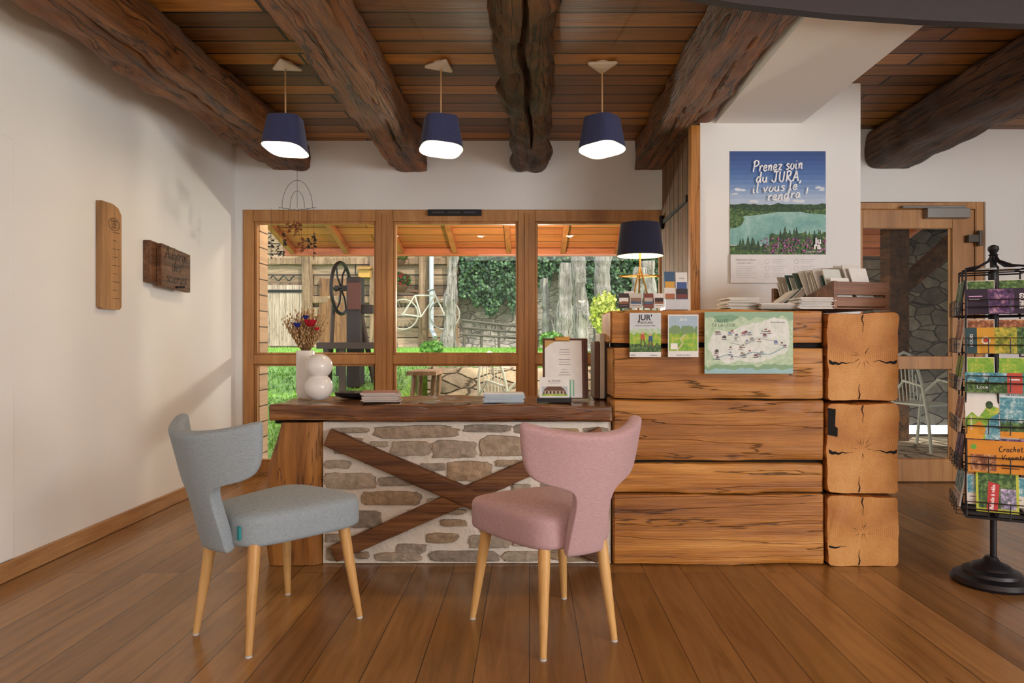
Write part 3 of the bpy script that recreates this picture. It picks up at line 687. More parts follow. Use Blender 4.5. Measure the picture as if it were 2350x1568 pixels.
for i, (p0, p1) in enumerate(ends):
    z0, z1 = Z(p0, YC)+0.003, Z(p1, YC); cx = 1.556; cz = (z0+z1)/2; hgt = z1-z0
    b = MB().beam((cx, 3.185, cz), (cx, 4.10, cz), 0.332, hgt-0.003, n=30, r=0.022, amp=0.010, freq=5, seed=40+i, k=90, capmi=1, inset=0.002)
    def crack(pts, w):
        for q in range(len(pts)-1):
            (ax, az), (bx, bz) = pts[q], pts[q+1]
            wa = w*(1-q/(len(pts)-1)); wb = w*(1-(q+1)/(len(pts)-1))+0.0006
            b.face([(ax, 3.183, az-wa), (bx, 3.183, bz-wb), (bx, 3.183, bz+wb), (ax, 3.183, az+wa)], 2)
    def crackv(pts, w):
        for q in range(len(pts)-1):
            (ax, az), (bx, bz) = pts[q], pts[q+1]
            wa = w*(1-q/(len(pts)-1)); wb = w*(1-(q+1)/(len(pts)-1))+0.0006
            b.face([(ax-wa, 3.183, az), (ax+wa, 3.183, az), (bx+wb, 3.183, bz), (bx-wb, 3.183, bz)], 2)
    L, R = cx-0.158, cx+0.158; mz = cz+(0.0 if i else 0.02)-0.01*i
    if i > 0:
        crack([(L, mz), (L+0.015, mz-0.010), (L+0.03, mz-0.008), (L+0.045, mz-0.014), (L+0.06, mz-0.006), (L+0.08, mz-0.010), (L+0.11, mz-0.004)], 0.009)
        crack([(R, mz), (R-0.015, mz-0.008), (R-0.03, mz-0.004), (R-0.05, mz-0.008), (R-0.08, mz+0.003), (R-0.11, mz-0.001)], 0.008)
    crackv([(cx+0.0, z1-0.008), (cx-0.006, z1-0.03), (cx+0.002, z1-0.05), (cx-0.002, z1-0.09)], 0.003)
    crackv([(cx-0.02, z0+0.008), (cx-0.014, z0+0.03), (cx-0.02, z0+0.05), (cx-0.016, z0+0.08)], 0.003)
    if i == 0: crack([(L, cz-0.07), (L+0.03, cz-0.077), (L+0.05, cz-0.072), (L+0.08, cz-0.07)], 0.005)
    rk_ = random.Random(90+i)
    for q in range(9):   # fine radial checks around the pith
        a_ = rk_.uniform(0, 6.28); r0_ = rk_.uniform(0.01, 0.03); r1_ = r0_+rk_.uniform(0.02, 0.05); wd_ = 0.0008
        p_ = Vector((cx, 0, cz)); d_ = Vector((math.cos(a_), 0, math.sin(a_))); n_v = Vector((-d_.z, 0, d_.x))*wd_
        b.face([(p_+d_*r0_+n_v)+Vector((0, 3.1835, 0)), (p_+d_*r0_-n_v)+Vector((0, 3.1835, 0)), (p_+d_*r1_)+Vector((0, 3.1835, 0))], 2)
    if i == 1: b.add([(1.391, 3.182, 0.615), (1.436, 3.182, 0.605), (1.438, 3.182, 0.645), (1.425, 3.182, 0.655), (1.428, 3.182, 0.735), (1.391, 3.182, 0.74)], [(0, 1, 2, 3, 4, 5)], 2)
    b.make('log_end', [M_logy, M_ring, M_darkgap], parent=ctr, origin=(cx, 3.185, cz), smooth=45)
CT = 1.203

# ---------------------------------------------------------------- counter prints
def foliage(name, a, b_, c, sc=40.0):
    m, nt, bb = newmat(name); n = nd(nt, 'ShaderNodeTexNoise', {'Vector': coords(nt), 'Scale': sc, 'Detail': 8.0, 'Roughness': 0.75})
    r = ramp(nt, n.outputs[0], [(0.35, a), (0.5, b_), (0.62, c)]); nt.links.new(r.outputs[0], bb.inputs['Base Color']); bb.inputs['Roughness'].default_value = 0.6; return m
PF = foliage('print_foliage', '#16301a', '#3e6432', '#7d9a58', 60)
PFd = foliage('print_foliage_dark', '#14281a', '#2a4a2c', '#4a6a3c', 80)
PLAKE = foliage('print_lake', '#6aa09c', '#86bab2', '#a8cfc8', 6)
PMEAD = foliage('print_meadow', '#5e9a2e', '#86b83e', '#c8c850', 30)
PRELIEF = foliage('print_relief', '#9fbf9a', '#b6cfae', '#cbdcc2', 45)
PRELW = foliage('print_relief_pale', '#c6d4c4', '#dbe2da', '#e8ebe8', 30)
def wavy(x0, x1, y, amp, sd, n=24):
    return [(x0+(x1-x0)*i/n, y+amp*noise.noise(Vector((i*0.45, sd, 0)))*2) for i in range(n+1)]
yp = 3.182
def sheetC(a0, b0, a1, b1, Y): return Sheet((X(a0, Y), Y, Z(b1, Y)), (1, 0, 0), (0, 0, 1), (a1-a0)*Y/F, (b1-b0)*Y/F, a1-a0, b1-b0)
s = sheetC(1445, 718, 1517, 820, yp).base('#dfe2e4')
s.rect(0, 0, 72, 50, '#cfd6da').poly([(0, 40)]+wavy(0, 72, 37, 5, 1)+[(72, 102), (0, 102)], PRELIEF).poly([(0, 52)]+wavy(0, 72, 48, 6, 2)+[(72, 90), (0, 90)], PMEAD).poly([(0, 74)]+wavy(0, 72, 72, 4, 7)+[(72, 90), (0, 90)], PF)
s.rect(0, 90, 72, 102, '#e6e8e6')
s.text("JUR'", 36, 17, 18, '#3a3e46', off=0.6).text('AVENTURES', 36, 25, 6.5, '#6a5a40', off=0.15).text('DESSINEZ LE MONDE À PIED', 36, 31, 3.6, '#444444')
for (fx, fy, c1) in ((30, 46, '#c05a34'), (48, 50, '#3a5a8a')):
    s.disc(fx, fy, 3.0, '#d8b090').poly([(fx-4, fy+3), (fx+4, fy+3), (fx+5, fy+15), (fx-5, fy+15)], c1).poly([(fx-4, fy+15), (fx-1, fy+15), (fx-3, fy+28), (fx-6, fy+28)], '#6a5c3c').poly([(fx+1, fy+15), (fx+4, fy+15), (fx+7, fy+28), (fx+4, fy+28)], '#6a5c3c')
s.text('JURA', 8, 99, 5, '#333333').text('aventures', 55, 99, 4, '#333333')
s.make('poster', label='small adventure poster with walkers taped to the log counter', category='poster')
s = sheetC(1533, 722, 1603, 820, yp).base('#e8e8e4')
s.rect(2, 3, 68, 40, '#a9c2d2').poly([(2, 30)]+wavy(2, 68, 27, 6, 5)+[(68, 60), (2, 60)], '#7a9a6c').poly([(2, 45)]+wavy(2, 68, 44, 5, 6)+[(68, 90), (2, 90)], PMEAD).rect(0, 84, 70, 98, '#e6e6e2')
s.stroke([(20, 84), (34, 66), (28, 56), (40, 46)], 3, '#d8cca8').text('Jura', 35, 14, 10, '#ffffff', shear=0.3).text('TERRE DE VÉLO', 35, 95, 4.6, '#333333')
s.rect(6, 66, 22, 80, '#f0efe8').make('poster', label='landscape leaflet with green hills taped to the log counter', category='poster')
s = sheetC(1617, 716, 1820, 858, yp).base('#d9dfe0')
s.rect(0, 0, 203, 142, PRELIEF).poly([(0, 16)]+wavy(0, 203, 14, 6, 9)+[(203, 0), (0, 0)], '#93b79a')
edge = [(12, 60), (30, 40), (60, 46), (90, 30), (130, 24), (160, 12), (192, 20), (196, 60), (186, 95), (150, 108), (120, 118), (80, 112), (50, 120), (22, 104), (8, 84)]
ed2 = []
for i in range(len(edge)):
    a, c_ = Vector(edge[i]), Vector(edge[(i+1) % len(edge)])
    for t in (0, .25, .5, .75): p = a.lerp(c_, t); ed2.append((p.x+4.5*noise.noise(Vector((p.x*.2, p.y*.2, 3))), p.y+4.5*noise.noise(Vector((p.x*.2, p.y*.2, 8)))))
s.poly(ed2, PRELW)
s.poly([(0, 142)]+wavy(0, 203, 122, 7, 12)+[(203, 142)], '#86ac86').poly([(0, 142)]+wavy(0, 203, 131, 5, 13)+[(203, 142)], '#9cc4c6')
s.poly([(20, 10), (60, 6), (80, 12), (64, 22), (30, 24)], '#7aa684')
s.text('VALLÉE', 22, 24, 10, '#4a6a58', align='LEFT').text('DE LA LOUE', 16, 34, 10, '#4a6a58', align='LEFT').text('MONTBÉLIARD', 168, 26, 5, '#333333')
rr = random.Random(8)
for k in range(34):
    x, y = rr.uniform(26, 186), rr.uniform(38, 106); c = rr.choice(['#5a6a7a', '#7a4a5a', '#4a4a4a', '#8a7a6a', '#6a7ab0', '#a86a70', '#9a9a9a'])
    z_ = rr.uniform(0.6, 1.2)
    s.poly([(x-3.5*z_, y+2*z_), (x+3.5*z_, y+2*z_), (x+3*z_, y-1.5*z_), (x, y-4*z_), (x-3*z_, y-1.5*z_)], c).rect(x-5, y+4, x+5, y+5.4, '#5b4a50' if k % 2 else '#8a8a90')
s.stroke([(20, 110), (50, 98), (80, 104), (110, 92), (150, 98), (185, 80)], 1.2, '#7fb4c8').stroke([(60, 70), (90, 78), (120, 60), (160, 66)], 0.8, '#b0b0b0')
s.make('map_poster', label='illustrated pale green valley map taped to the log counter', category='poster')

# wall poster
Yw = CY-0.004
s = sheetC(1675, 347, 1895, 650, Yw).base('#efeeee')
bl = ['#34508e', '#385696', '#3f62a2', '#466aaa', '#4d74b2', '#5a80ba', '#6a8dc4', '#7c9ccc', '#93afd6', '#a8bfde', '#b8cbe2', '#c4d4e4']
for i, c in enumerate(bl): s.rect(0, i*11, 220, (i+1)*11+2, c)
rr = random.Random(19)
for (x, y, w) in ((20, 88, 13), (34, 90, 10), (12, 98, 8), (205, 84, 12), (212, 90, 8), (120, 112, 18), (160, 115, 16), (60, 116, 14)):
    for q in range(5): s.disc(min(max(x+rr.uniform(-w, w)*0.7, 6), 214), y+rr.uniform(-1.5, 1.5), w*0.45, '#dfe6ef', ry=w*0.2)
s.poly([(0, 128)]+wavy(0, 220, 122, 3, 3)+[(220, 150), (0, 150)], PFd)
s.rect(0, 140, 220, 215, PLAKE)
s.poly([(0, 132), (60, 138), (110, 140), (70, 146), (30, 150), (34, 156), (26, 170), (14, 176), (0, 178)], PF).poly([(220, 132), (150, 138), (180, 143), (220, 146)], PF)
s.poly([(0, 238)]+[(0, 222)]+wavy(0, 90, 216, 5, 21)+wavy(90, 220, 190, 10, 22)+[(220, 238)], PF)
def conif(x, y, h, m):
    L = []; n = 7
    for q in range(n): f = q/n; L.append((h*0.28*(1-f), f)); L.append((h*0.17*(1-f), f+0.06))
    ptsr = [(x+w, y-h*f) for w, f in L]+[(x, y-h)]; ptsl = [(x-w, y-h*f) for w, f in reversed(L)]
    s.poly(ptsr+ptsl, m)
for k in range(22):
    conif(rr.uniform(90, 212), 208+rr.uniform(-5, 12), rr.uniform(16, 36), PFd if k % 2 else PF)
for k in range(8): conif(rr.uniform(10, 90), 228, rr.uniform(14, 34), PFd)
for k in range(190): s.disc(min(rr.uniform(70, 217)+20*rr.random(), 217), rr.uniform(200, 235), rr.uniform(1.0, 2.3), rr.choice(['#b05a9a', '#c47ab0', '#8e4a86']), n=6)
Wt = '#fbfbfa'
s.hand('Prenez soin', 50, 166, 49, 41, 25, 2.9, Wt).hand('du JURA,', 58, 164, 73, 70, 24, 3.1, Wt)
s.hand('il vous le', 50, 154, 98, 89, 22, 2.8, Wt).hand('rendra !', 84, 178, 115, 105, 22, 2.8, Wt)
s.text('ju', 200, 213, 19, Wt, off=0.8).text('ra', 198, 225, 19, Wt, off=0.8).text('DU BIEN FAIT, LE JURA', 190, 233, 3.6, Wt)
s.rect(0, 238, 220, 303, '#ecebeb')
for cxx, cy_ in ((84, 254), (150, 254), (84, 270), (150, 270), (84, 286), (150, 286)):
    s.disc(cxx, cy_, 5.5, '#c4c5c6').disc(cxx, cy_, 4.6, '#ecebeb')
    for q in range(3): s.rect(cxx+10, cy_-5+q*4, cxx+42-q*5, cy_-4+q*4, '#c8c8c8')
s.text('Nous pour chacun', 34, 252, 6, '#a4a4a8').text('un pour tous !', 32, 259, 6, '#a4a4a8')
for q in range(7): s.rect(12, 266+q*4, 58-(q % 3)*5, 267+q*4, '#cccccc')
s.make('wall_poster', label='blue lake landscape poster with white handwriting on the white wall', category='poster')

# ---------------------------------------------------------------- chairs
def chair(name, loc, rot, fab, label, tagx, feet):
    c = thing(name, loc, label, 'chair', 'upholstered winged chairs', rot)
    n = 44; rs = []
    def ring(q, z):
        r = []
        for i in range(n):
            x, y = superell(2*math.pi*i/n, 4.6)
            yy = 0.02+y*0.235*q; hw = 0.160+0.078*(y+1)/2
            r.append((x*hw*q, yy+(0.012*(1-x*x)*y if y > 0 else 0), z))
        return r
    for q, z in ((0.6, 0.352), (0.95, 0.352), (0.99, 0.358), (1.0, 0.370), (1.0, 0.432), (0.993, 0.446), (0.96, 0.456), (0.85, 0.465), (0.6, 0.471), (0.3, 0.474)): rs.append(ring(q, z))
    MB().loft(rs).make('seat', fab, parent=c, local=True, smooth=60)
    prof = [(0.335, 0.068), (0.36, 0.070), (0.42, 0.069), (0.48, 0.065), (0.525, 0.065), (0.555, 0.072), (0.573, 0.090), (0.586, 0.125), (0.594, 0.165), (0.606, 0.196), (0.63, 0.214), (0.665, 0.225), (0.70, 0.231), (0.735, 0.237), (0.755, 0.239)]
    vs = []; nc = 16; fs = []
    for j, (z, w) in enumerate(prof):
        for i in range(nc+1):
            u = -1+2*i/nc; x = u*w
            zz = z
            if z > 0.59: zz = z+0.040*(abs(x)/0.24)**2.2*((z-0.59)/0.165)
            y = -0.228-(z-0.335)*0.28+0.130*(abs(x)/0.24)**2.0
            vs.append((x, y, zz))
    for j in range(len(prof)-1):
        for i in range(nc): a = j*(nc+1)+i; fs.append((a, a+1, a+nc+2, a+nc+1))
    MB().add(vs, fs).make('backrest', fab, parent=c, local=True, solid=0.048, sub=2, smooth=80)
    for (fx, fy) in feet:
        t = Vector((fx*0.80, fy*0.80+0.0, 0.36)); f = Vector((fx, fy, 0.0))
        b = MB()
        b.tube([f+Vector((0, 0, 0.007)), f.lerp(t, 0.3), f.lerp(t, 0.6), f.lerp(t, 0.9), t], [0.0115, 0.0150, 0.0185, 0.0210, 0.0210], n=18)
        b.cyl(f, f+Vector((0, 0, 0.007)), 0.0116, 0.0114, 18, 1)
        b.make('leg', [M_leg, col('#c8c6c2')], parent=c, local=True)
    if tagx: MB().box(0.094, 0.108, -0.2175, -0.2100, 0.380, 0.425).make('fabric_tag', col('#2f8f96'), parent=c, local=True, label='small teal cloth tag')
    return c
M_blue = fabric('blue_grey_linen', '#84929a', '#a2aeb4'); M_pink = fabric('pink_linen', '#b08c90', '#c8aaac')
chair('upholstered_chair', (-0.944, 2.536, 0), -math.radians(33.9), M_blue, 'blue-grey linen chair with winged back and beech legs', 0.158, [(-0.157, -0.215), (0.157, -0.215), (-0.215, 0.215), (0.215, 0.215)])
chair('upholstered_chair.001', (0.0675, 2.503, 0), math.radians(29.7), M_pink, 'dusty pink linen chair with winged back and beech legs', 0.0, [(-0.145, -0.21), (0.145, -0.21), (-0.205, 0.21), (0.205, 0.21)])

# ---------------------------------------------------------------- pendant lamps
YP = 3.85
M_inner = col('#ffedc8', 0.6, 0.0, 0.8)
def pendant(px_, sid):
    x = X(px_, YP); t = thing('pendant_lamp', (x, YP, ZC), 'pendant lamp with navy fabric shade and white ceiling canopy', 'lamp', 'navy pendant lamps')
    b = MB(); rs = []
    tri = [Vector((0.105*math.cos(a), 0.105*math.sin(a), 0)) for a in (0.6, 0.6+2.094, 0.6+4.189)]
    outl = []
    for i in range(3):
        A, B, C = tri[i-1], tri[i], tri[(i+1) % 3]
        for t_ in range(6):
            f = t_/5; p = (B.lerp(A, 0.14*(1-f))).lerp(B.lerp(C, 0.14*f), f); outl.append(p)
    for q, z in ((0.3, -0.034), (0.95, -0.024), (1.0, -0.020), (1.0, -0.014), (0.96, -0.010)):
        rs.append([Vector((p.x*q, p.y*q, z)) for p in outl])
    b.loft(rs); b.cyl((0, 0, -0.012), (0, 0, -0.001), 0.045, n=24); b.make('canopy', M_cream, parent=t, local=True, smooth=20)
    MB().cyl((0, 0, -0.31), (0, 0, -0.025), 0.0045, n=10).make('cord', col('#c9a172', 0.5), parent=t, local=True)
    def shp(dr, zt, zb):
        rings_ = []
        for k in range(9):
            f = k/8; r = (0.089+0.029*f)-dr; ring = []
            for i in range(48):
                a = 2*math.pi*i/48; cx_, cy_ = superell(a, 3.4)
                zbb = zb+0.017*math.cos(a+2.2)
                ring.append((cx_*r, cy_*r, zt+(zbb-zt)*f))
            rings_.append(ring)
        return rings_
    o_ = shp(0, -0.31, -0.49); i_ = shp(0.003, -0.312, -0.489)
    b = MB(); b.loft(o_, 0, caps=False); b.add(o_[0], [tuple(range(48))], 0)
    b.make('lamp_shade', M_navy, parent=t, local=True, smooth=50)
    b = MB(); b.loft(i_, 0, caps=False); b.add(i_[0], [tuple(range(48))], 0)
    b.make('shade_lining', M_inner, parent=t, local=True, smooth=50, label='glowing white shade lining')
    MB().sphere((0, 0, -0.40), 0.028, n=14).cyl((0, 0, -0.38), (0, 0, -0.315), 0.014).make('bulb', col('#fff4dc', 0.4, 0, 4.0), parent=t, local=True)
    ld = bpy.data.lights.new('pendant_light', 'POINT'); ld.energy = 8; ld.color = (1, 0.82, 0.6); ld.shadow_soft_size = 0.05
    lo = bpy.data.objects.new('pendant_light', ld); S.collection.objects.link(lo); lo.parent = t; lo.location = (0, 0, -0.455)
    return t
p1 = pendant(655, 0)
copy_thing(p1, (X(1012, YP), YP, ZC), rot=0.35); copy_thing(p1, (X(1382, YP), YP, ZC), rot=0.9)

# ---------------------------------------------------------------- things on the desk
vx, vy = X(701, 3.52), 3.52; vb = DTOP+0.004
b = MB().lathe((vx, vy, vb), [(0.028, 0), (0.036, 0.002), (0.043, 0.03), (0.043, 0.238), (0.040, 0.243), (0.036, 0.24), (0.036, 0.05), (0.02, 0.04)], n=32, e=3)
b.make('vase', M_ceramic, origin=(vx, vy, vb), label='tall slim white ceramic vase holding dried flowers', category='vase')
bq = thing('dried_bouquet', (vx, vy, vb+0.06), 'dried grass bouquet with red rose and blue flowers', 'flowers')
b = MB(); rr = random.Random(12)
for k in range(190):
    a = rr.uniform(0, 6.28); tl = rr.uniform(0.0, 0.62); L = rr.uniform(0.24, 0.35)
    d = Vector((math.cos(a)*math.sin(tl), math.sin(a)*math.sin(tl), math.cos(tl))); p = Vector((vx, vy, vb+0.06)); base = p+Vector((d.x*0.03, d.y*0.03, 0.0)); mouth = Vector((vx+d.x*0.03, vy+d.y*0.03, vb+0.235))
    tip = mouth+d*(L-0.13); b.tube([base, mouth, tip], [0.001, 0.001, 0.0007], n=4)
    for q in range(9):
        f = 0.3+0.7*q/8; c = mouth.lerp(tip, f)+Vector((rr.uniform(-1, 1), rr.uniform(-1, 1), rr.uniform(-1, 1)))*0.006
        b.sphere(c, rr.uniform(0.003, 0.006), (0.7, 0.7, 1.5), n=6, mi=1 if k % 3 else 2)
b.make('dried_stems', [col('#8a6a42'), col('#c8a878'), col('#a87c50')], parent=bq)
def bloom(c, r, n=3):
    b = MB(); c = Vector(c)
    for ly in range(n):
        R = r*(1-ly*0.26); m = 7-ly
        for i in range(m):
            a = 6.28*i/m+ly*0.5; d = Vector((math.cos(a), math.sin(a), 0))
            pts = []
            for u in (-1, -0.5, 0, 0.5, 1):
                for v_ in (0, 0.5, 1):
                    t2 = Vector((-d.y, d.x, 0)); pts.append(c+d*R*(0.25+0.6*v_)+t2*u*R*0.55*(0.5+0.5*v_)*(1-0.3*v_*abs(u))+Vector((0, 0, R*(v_*0.9-0.15*abs(u)+0.25*ly))))
            fs = []
            for i2 in range(4):
                for j2 in range(2): q = i2*3+j2; fs.append((q, q+1, q+4, q+3))
            b.add(pts, fs)
    b.sphere(c+Vector((0, 0, r*0.3)), r*0.45, n=8)
    return b
bloom((X(712, 3.40), 3.40, Z(748, 3.40)), 0.036).make('rose', col('#b01228', 0.6), parent=bq, label='red rose')
bloom((X(682, 3.40), 3.40, Z(750, 3.40)), 0.022).make('blue_flower', col('#26308a', 0.6), parent=bq, label='blue flower')
bloom((X(700, 3.43), 3.43, Z(732, 3.43)), 0.02).make('blue_flower', col('#26308a', 0.6), parent=bq, label='blue flower')
bloom((X(727, 3.43), 3.43, Z(758, 3.43)), 0.016).make('red_flower', col('#c01a30', 0.6), parent=bq, label='small red flower')
bx, by = X(736, 3.40), 3.37
b = MB(); pr = []
for i in range(4, 31): a = math.pi*i/34; pr.append((math.sin(a)*0.068, 0.066-math.cos(a)*0.068))
z2 = 0.066+0.104
for i in range(5, 33): a = math.pi*i/34; pr.append((math.sin(a)*0.066, z2-math.cos(a)*0.062))
pr += [(0.012, z2+0.058), (0.012, z2+0.04)]
b.lathe((bx, by, vb), [(r, z-pr[0][1]) for r, z in pr], n=40)
b.make('bubble_vase', M_ceramic, origin=(bx, by, vb), label='glossy white vase of two stacked spheres', category='vase', smooth=70)
MB().lathe((X(800, 3.42), 3.50, vb), [(0.05, 0), (0.085, 0.012), (0.09, 0.03), (0.082, 0.03), (0.06, 0.012)], n=28).make('dish', M_black, origin=(X(800, 3.42), 3.50, vb), label='small black dish on the desk', category='dish')
def stack(name, cx, cy, z, w, d, n, th, top, label, cat, rot=0.0, jit=0.006, seed=1, edge='#d8d4cc', group=None):
    rr = random.Random(seed); b = MB()
    for i in range(n):
        b.obox((cx+rr.uniform(-jit, jit), cy+rr.uniform(-jit, jit), z+th*(i+0.5)), (w, d, th*0.86), (0, 0, rot+rr.uniform(-0.04, 0.04)), 0 if i < n-1 else 1)
    pr = dict(label=label, category=cat)
    if group: pr['group'] = group
    return b.make(name, [col(edge), top], origin=(cx, cy, z), **pr)
stack('brochure_stack', X(875, 3.3), 3.30, vb, 0.17, 0.12, 9, 0.0055, col('#a8786a'), 'stack of brown-covered brochures on the desk top', 'brochures', 0.1, 0.008, 2, '#c8bcb4')
stack('leaflet_stack', X(1158, 3.3), 3.28, vb, 0.19, 0.11, 8, 0.0055, col('#dfe6ea'), 'stack of pale blue leaflets on the desk top', 'leaflets', 0.03, 0.006, 3, '#b8c8d4')
MB().obox((X(1020, 3.24), 3.25, vb+0.002), (0.25, 0.03, 0.003), (0, 0, 0.0)).make('paper_strip', col('#8a6a4c'), label='flat paper strip lying on the desk', category='paper')
cs = thing('clipboard_stand', (X(1292, 3.35), 3.36, vb), 'brown menu clipboards with white pages standing on the desk', 'clipboard')
b = MB(); tilt = 0.20
def tiltbox(b, x0, x1, z0, z1, y, th, mi=0, t=tilt, dx=0):
    up = Vector((dx, math.sin(t), math.cos(t))); nn = Vector((0, -math.cos(t), math.sin(t))); o = Vector((0, y, vb))
    q = [Vector((x, 0, 0))+o+up*z for x, z in ((x0, z0), (x1, z0), (x1, z1), (x0, z1))]
    b.prism(q, nn*th, mi)
tiltbox(b, X(1262, 3.36), X(1352, 3.36), 0.006, 0.31, 3.40, 0.006)
tiltbox(b, X(1246, 3.34), X(1345, 3.34), 0.006, 0.31, 3.375, 0.006)
b.make('board', col('#5a2c1a', 0.5), parent=cs, bevel=0.002, label='dark brown leatherette board')
up = Vector((0, math.sin(tilt), math.cos(tilt)))
s = Sheet(Vector((X(1251, 3.33), 3.3625, vb))+up*0.012, (1, 0, 0), up, X(1338, 3.33)-X(1251, 3.33), 0.288, 87, 140, thick=0.002).base(M_paper)
s.poly([(0, 0), (30, 0), (14, 8), (0, 20)], '#c8a060')
rr = random.Random(5)
for q in range(17):
    if q % 4 != 3: w_ = rr.uniform(14, 28); s.rect(46-w_/2, 22+q*6.2, 46+w_/2, 23.2+q*6.2, '#8a8a8a')
s.make('page', parent=cs)
b = MB(); tiltbox(b, X(1275, 3.33), X(1310, 3.33), 0.295, 0.318, 3.362, 0.012); b.make('clip', M_brass, parent=cs, bevel=0.003, label='brass clip')
b = MB().box(X(1232, 3.24), X(1312, 3.24), 3.235, 3.31, vb, vb+0.02); b.make('holder_base', M_black, parent=cs)
up2 = Vector((0, math.sin(0.15), math.cos(0.15)))
s = Sheet(Vector((X(1238, 3.27), 3.262, vb+0.021)), (1, 0, 0), up2, 0.142, 0.098, 72, 48).base('#e9e9e4')
s.text('La Scierie', 36, 11, 8, '#3a3a3a').text('HÔTEL RESTAURANT', 36, 15, 3, '#777777').rect(6, 22, 68, 42, '#b8c4cc').poly([(8, 40), (12, 28), (20, 22), (52, 22), (60, 28), (66, 40)], '#6a4a3a').rect(12, 32, 60, 41, '#b8a890').rect(6, 40, 68, 44, PMEAD)
for k in range(5): s.rect(16+k*9, 33, 20+k*9, 39, '#3a2a20')
card = s.make('card', label='white card with small farmhouse picture on the desk', category='card')
b = MB()
for k in range(4): b.obox((X(1300, 3.3)+0.008*k, 3.29+0.012*k, vb+0.062), (0.03, 0.0015, 0.08), (-0.15, 0, 0), k % 2)
b.make('card_set', [col('#dfe8dc'), col('#7fb09a')], label='green and white small cards standing on the desk', category='cards')
for k, (px_, h, c) in enumerate(((1371, 0.29, '#6a4a30'), (1383, 0.33, '#d8d0bc'), (1394, 0.30, '#3a2c24'))):
    MB().obox((X(px_, 3.55)-0.012, 3.56, vb+h/2), (0.024, 0.22, h), (0, 0, 0)).make('binder', col(c), bevel=0.002, label='upright '+('brown', 'cream', 'dark')[k]+' binder next to the log counter', category='binder', group='binders beside the log counter')

# ---------------------------------------------------------------- table lamp on counter
LY = 3.48; lx = X(1469, LY)
tl = thing('table_lamp', (lx, LY, CT+0.001), 'table lamp with near-black navy shade on thin brass legs', 'lamp')
r1 = 53.5*LY/F; r0 = 45*LY/F
zt, zb = Z(514, LY), Z(588, LY)
b = MB().lathe((lx, LY, 0), [(r0, zt), (r1, zb)], n=44, caps=False); b.make('lamp_shade', M_midnight, parent=tl)
MB().lathe((lx, LY, 0), [(0.012, zt-0.004), (r0-0.003, zt-0.004), (r1-0.003, zb)], n=44, caps=False).make('shade_lining', col('#f0d8a8', 0.7, 0, 0.5), parent=tl)
b = MB().cyl((lx, LY, zt-0.06), (lx, LY, Z(640, LY)), 0.005)
for k in range(3):
    a = 1.57+k*2.094; b.tube([(lx, LY, Z(612, LY)), (lx+0.06*math.cos(a), LY+0.06*math.sin(a), CT+0.006)], 0.0045)
b.tube([(lx+0.11*math.cos(t*math.pi/12), LY+0.06*math.sin(t*math.pi/12), Z(634, LY)) for t in range(24)], 0.0025, closed=True, n=6)
for k in range(2):
    b.tube([(lx-0.11*(1-2*k), LY, Z(634, LY)), (lx, LY, Z(634, LY))], 0.0025, n=6)
b.make('base', M_brass, parent=tl)
MB().sphere((lx, LY, zb+0.05), 0.025, n=12).make('bulb', col('#fff4dc', 0.4, 0, 4.0), parent=tl)
ld = bpy.data.lights.new('table_lamp_light', 'POINT'); ld.energy = 3; ld.color = (1, 0.75, 0.48); ld.shadow_soft_size = 0.04
lo = bpy.data.objects.new('table_lamp_light', ld); S.collection.objects.link(lo); lo.parent = tl; lo.location = Vector((lx, LY, zb+0.02))-tl.location

cl = ['#3a2622', '#c8c0b4', '#7a3a30', '#e2dfd8', '#8a6a58', '#b8a898']
rk = thing('leaflet_rack', (X(1552, 3.33), 3.34, CT+0.001), 'clear rack of upright tourist leaflets on the log counter', 'rack')
MB().box(X(1525, 3.3), X(1580, 3.3), 3.29, 3.40, CT+0.001, CT+0.012).box(X(1525, 3.3), X(1580, 3.3), 3.285, 3.288, CT+0.001, CT+0.05).make('rack_frame', col('#c8ccd0', 0.2), parent=rk)
rr = random.Random(3)
def leaflet(a0, b0, a1, b1, Y, c, c2, nm='leaflet', lab='small tourist leaflet standing on the log counter', grp='leaflets on the log counter', rot=0.0, tl_=0.12, txt=None):
    u = Vector((math.cos(rot), math.sin(rot), 0)); W = (a1-a0)*Y/F; H = (b1-b0)*Y/F
    o = Vector((X(a0, Y), Y, max(Z(b1, Y), CT+0.004)))
    s = Sheet(o, u, Vector((0, math.sin(tl_), math.cos(tl_))), W, H, 50, 50*H/W, thick=0.003).base(c)
    g = s.gh
    s.rect(3, g*0.3, 47, g*0.72, c2).poly([(3, g*0.72)]+wavy(3, 47, g*0.55, 4, rr.uniform(0, 50), 8)+[(47, g*0.72)], rr.choice([PF, '#8a5a3a', '#c8a050', '#44607a']))
    if txt: s.text(txt, 25, g*0.2, 9, '#ffffff' if sum(lin(c)[:3]) < 1 else '#222222')
    s.rect(6, g*0.82, 44, g*0.86, '#777777')
    return s.make(nm, label=lab, category='leaflet', group=grp)
leaflet(1526, 622, 1551, 700, 3.375, '#3a5a7a', '#d0a040'); leaflet(1553, 624, 1579, 700, 3.375, '#e0e0dc', '#405a90', txt='Visites')
leaflet(1526, 660, 1551, 705, 3.31, '#ddd8d0', '#a86848'); leaflet(1553, 662, 1579, 705, 3.31, '#2c2a30', '#7a3a34')
for k, (a0, a1) in enumerate(((1420, 1444), (1446, 1474), (1478, 1500), (1502, 1524))):
    leaflet(a0, 673, a1, 707, 3.27, cl[k], cl[(k+3) % 6])
leaflet(1432, 668, 1456, 707, 3.33, '#e2dfd8', '#8a6a58'); leaflet(1486, 676, 1508, 707, 3.33, '#ddd6cc', '#4a3a34')

